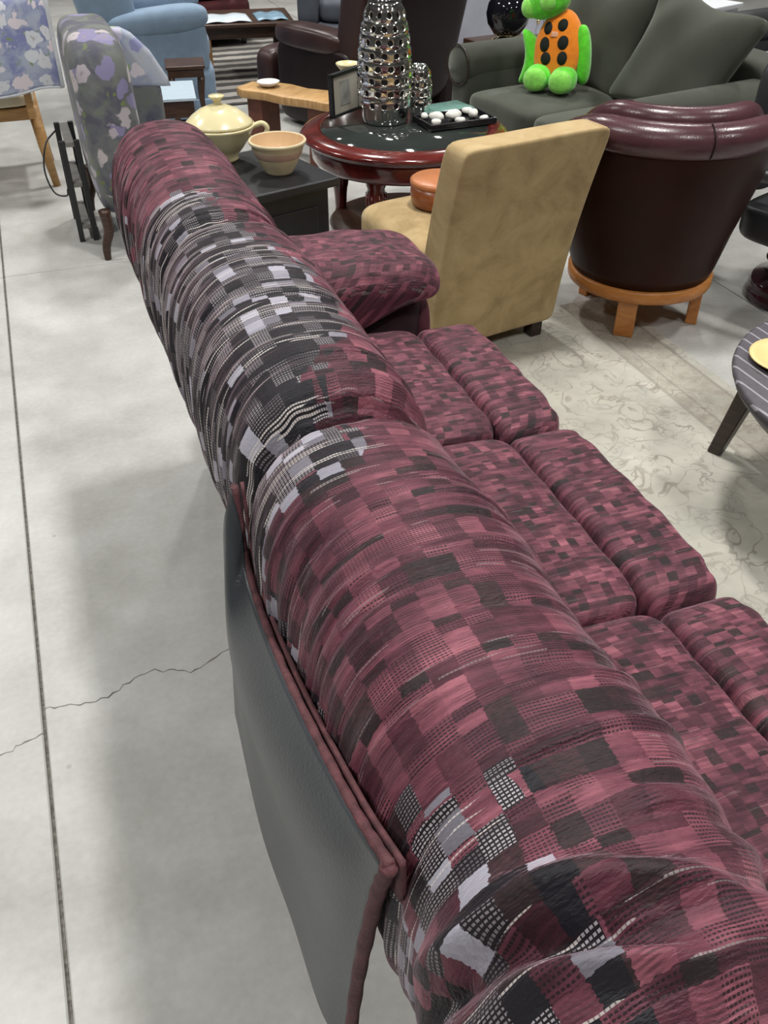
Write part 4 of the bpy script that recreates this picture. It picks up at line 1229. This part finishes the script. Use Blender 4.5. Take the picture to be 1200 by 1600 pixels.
# brown leather recliner, its back to the camera
rc = thing('leather_recliner', 'dark brown leather recliner with its footrest out beyond the round table', 'recliner', (1.80, 5.30, 0), R(22))
obj('base', box(0.12, 0.80, 0.12, 0.85, 0.03, 0.30, 0.02), M['dark_leather'], rc)
obj('seat_cushion', puff((0.58, 0.62, 0.18), 5, 12, center=(0.46, 0.55, 0.39)), M['brown_leather'], rc)
for x in (0.07, 0.85):
    obj('arm', puff((0.16, 0.70, 0.46), 8, 12, center=(x, 0.42, 0.26)), M['dark_leather'], rc)
    obj('arm_pad', puff((0.20, 0.64, 0.14), 3.2, 14, center=(x, 0.48, 0.515)), M['brown_leather'], rc)
def rback(P):
    P = P.copy(); P[:, 1] += -0.22 * P[:, 2]; P[:, 0] *= 1 + 0.14 * P[:, 2]; return P
obj('backrest', puff((0.80, 0.26, 0.98), 7, 16, rback, center=(0.46, 0.08, 0.62)), M['dark_leather'], rc)
obj('back_side', puff((0.10, 0.20, 0.90), 5, 12, rback, center=(0.07, 0.10, 0.62)), M['brown_leather'], rc)
obj('footrest', puff((0.74, 0.20, 0.32), 5, 12, center=(0.40, 0.98, 0.24)), M['brown_leather'], rc)

# live-edge slab table with small pieces
lv = thing('live_edge_table', 'low tan live-edge wood table between the round table and the recliner', 'table', (1.40, 5.22, 0), R(-52))
poly = [(-0.33, -0.10), (-0.27, -0.135), (-0.12, -0.115), (0.02, -0.14), (0.18, -0.12), (0.31, -0.13), (0.34, -0.04), (0.31, 0.08), (0.17, 0.115), (0.03, 0.09), (-0.10, 0.12), (-0.25, 0.105), (-0.34, 0.05)]
obj('top', prism(poly, 0.315, 0.36, 0.006), M['live_wood'], lv)
for x in (-0.22, 0.20):
    obj('leg', box(x - 0.05, x + 0.05, -0.09, 0.08, 0.0, 0.315, 0.006), M['red_pot'], lv, smooth=False)
dc = obj('white_dish', lathe([(0, 0), (0.03, 0), (0.05, 0.012), (0.066, 0.028), (0.062, 0.030), (0.045, 0.014), (0, 0.008)], 24), M['white_ceramic'], None, (1.29, 5.36, 0.3605))
tag(dc, 'small white dish on the live-edge wood table', 'dish')

# slate chair and dark red chair at the back, pale cabinet, white cabinet, black arm sofa
def simple_armchair(name, label, loc, rz, mt, w=0.8, h=0.85):
    t = thing(name, label, 'chair', loc, rz)
    obj('base', puff((w, 0.75, 0.30), 9, 10, center=(0, 0, 0.20)), mt, t)
    obj('seat_cushion', puff((w - 0.30, 0.60, 0.16), 5, 10, center=(0, -0.05, 0.42)), mt, t)
    for s in (-1, 1):
        obj('arm', puff((0.17, 0.72, 0.32), 5, 10, center=(s * (w / 2 - 0.085), 0, 0.46)), mt, t)
    obj('backrest', puff((w - 0.06, 0.20, h - 0.3), 5, 12, lambda P: np.stack([P[:, 0], P[:, 1] + 0.2 * P[:, 2], P[:, 2]], 1), center=(0, 0.30, 0.3 + (h - 0.3) / 2)), mt, t)
    for (x, y) in ((-w / 2 + .08, -0.3), (w / 2 - .08, -0.3), (-w / 2 + .08, 0.3), (w / 2 - .08, 0.3)):
        obj('foot', lathe([(0, 0), (0.02, 0), (0.028, 0.055), (0, 0.055)], 10), M['espresso'], t, (x, y, 0))
    return t
simple_armchair('slate_armchair', 'slate grey upholstered armchair far behind the leather recliner', (2.45, 7.30, 0.0125), R(-20), M['slate'])
simple_armchair('dark_red_armchair', 'dark red upholstered armchair behind the blue wing chair', (1.45, 8.65, 0.0125), R(10), M['darkred'], 0.85, 0.9)
cbn = thing('pale_cabinet', 'pale lavender painted cabinet behind the globe vase', 'cabinet', (3.35, 6.35, 0), R(25))
obj('body', box(-0.55, 0.55, -0.22, 0.22, 0.06, 0.78, 0.006), M['pale_cab'], cbn, smooth=False)
obj('top', box(-0.57, 0.57, -0.24, 0.24, 0.7805, 0.81, 0.006), M['pale_cab'], cbn, smooth=False)
for x in (-0.27, 0.27):
    d = obj('door', box(x - 0.25, x + 0.25, -0.236, -0.2205, 0.10, 0.74, 0.004), M['pale_cab'], cbn, smooth=False)
    obj('knob', lathe([(0, 0), (0.012, 0), (0.016, 0.012), (0, 0.02)], 12), M['gold'], d, (x - math.copysign(0.2, x), -0.236, 0.45), (R(90), 0, 0))
for (x, y) in ((-0.5, -0.17), (0.5, -0.17), (-0.5, 0.17), (0.5, 0.17)):
    obj('foot', box(x - 0.025, x + 0.025, y - 0.025, y + 0.025, 0, 0.06), M['pale_cab'], cbn, smooth=False)
wc = thing('white_cabinet', 'white painted low cabinet behind the olive loveseat', 'cabinet', (4.10, 5.55, 0), R(20))
obj('body', box(-0.40, 0.40, -0.20, 0.20, 0.05, 0.56, 0.006), M['white_cab'], wc, smooth=False)
obj('top', box(-0.42, 0.42, -0.22, 0.22, 0.5605, 0.59, 0.006), M['white_cab'], wc, smooth=False)
for x in (-0.2, 0.2):
    d = obj('door', box(x - 0.185, x + 0.185, -0.215, -0.2005, 0.08, 0.53, 0.004), M['white_cab'], wc, smooth=False)
    obj('knob', lathe([(0, 0), (0.012, 0), (0.016, 0.012), (0, 0.02)], 12), M['gold'], d, (x - math.copysign(0.14, x), -0.215, 0.32), (R(90), 0, 0))
for (x, y) in ((-0.36, -0.16), (0.36, -0.16), (-0.36, 0.16), (0.36, 0.16)):
    obj('foot', box(x - 0.025, x + 0.025, y - 0.025, y + 0.025, 0, 0.05), M['white_cab'], wc, smooth=False)
bs = thing('black_arm_sofa', 'black leather sofa arm with a lilac grey seat at the top right corner', 'sofa', (4.45, 4.55, 0), R(10))
obj('base', box(-0.45, 0.45, -0.5, 0.5, 0.05, 0.30, 0.02), M['blackarm'], bs)
obj('seat_cushion', puff((0.86, 0.70, 0.18), 6, 10, center=(-0.0, -0.08, 0.38)), M['greyseat'], bs)
obj('arm', puff((0.95, 0.18, 0.42), 7, 12, center=(0, 0.41, 0.30)), M['blackarm'], bs)
obj('arm_roll', xform(lathe([(0, -0.48), (0.08, -0.475), (0.095, -0.45), (0.095, 0.45), (0.08, 0.475), (0, 0.48)], 24), (0, 0.40, 0.56), (0, R(90), 0)), M['blackarm'], bs)
for (x, y) in ((-0.38, -0.42), (0.38, -0.42), (-0.38, 0.42), (0.38, 0.42)):
    obj('foot', box(x - 0.025, x + 0.025, y - 0.025, y + 0.025, 0, 0.05), M['espresso'], bs, smooth=False)
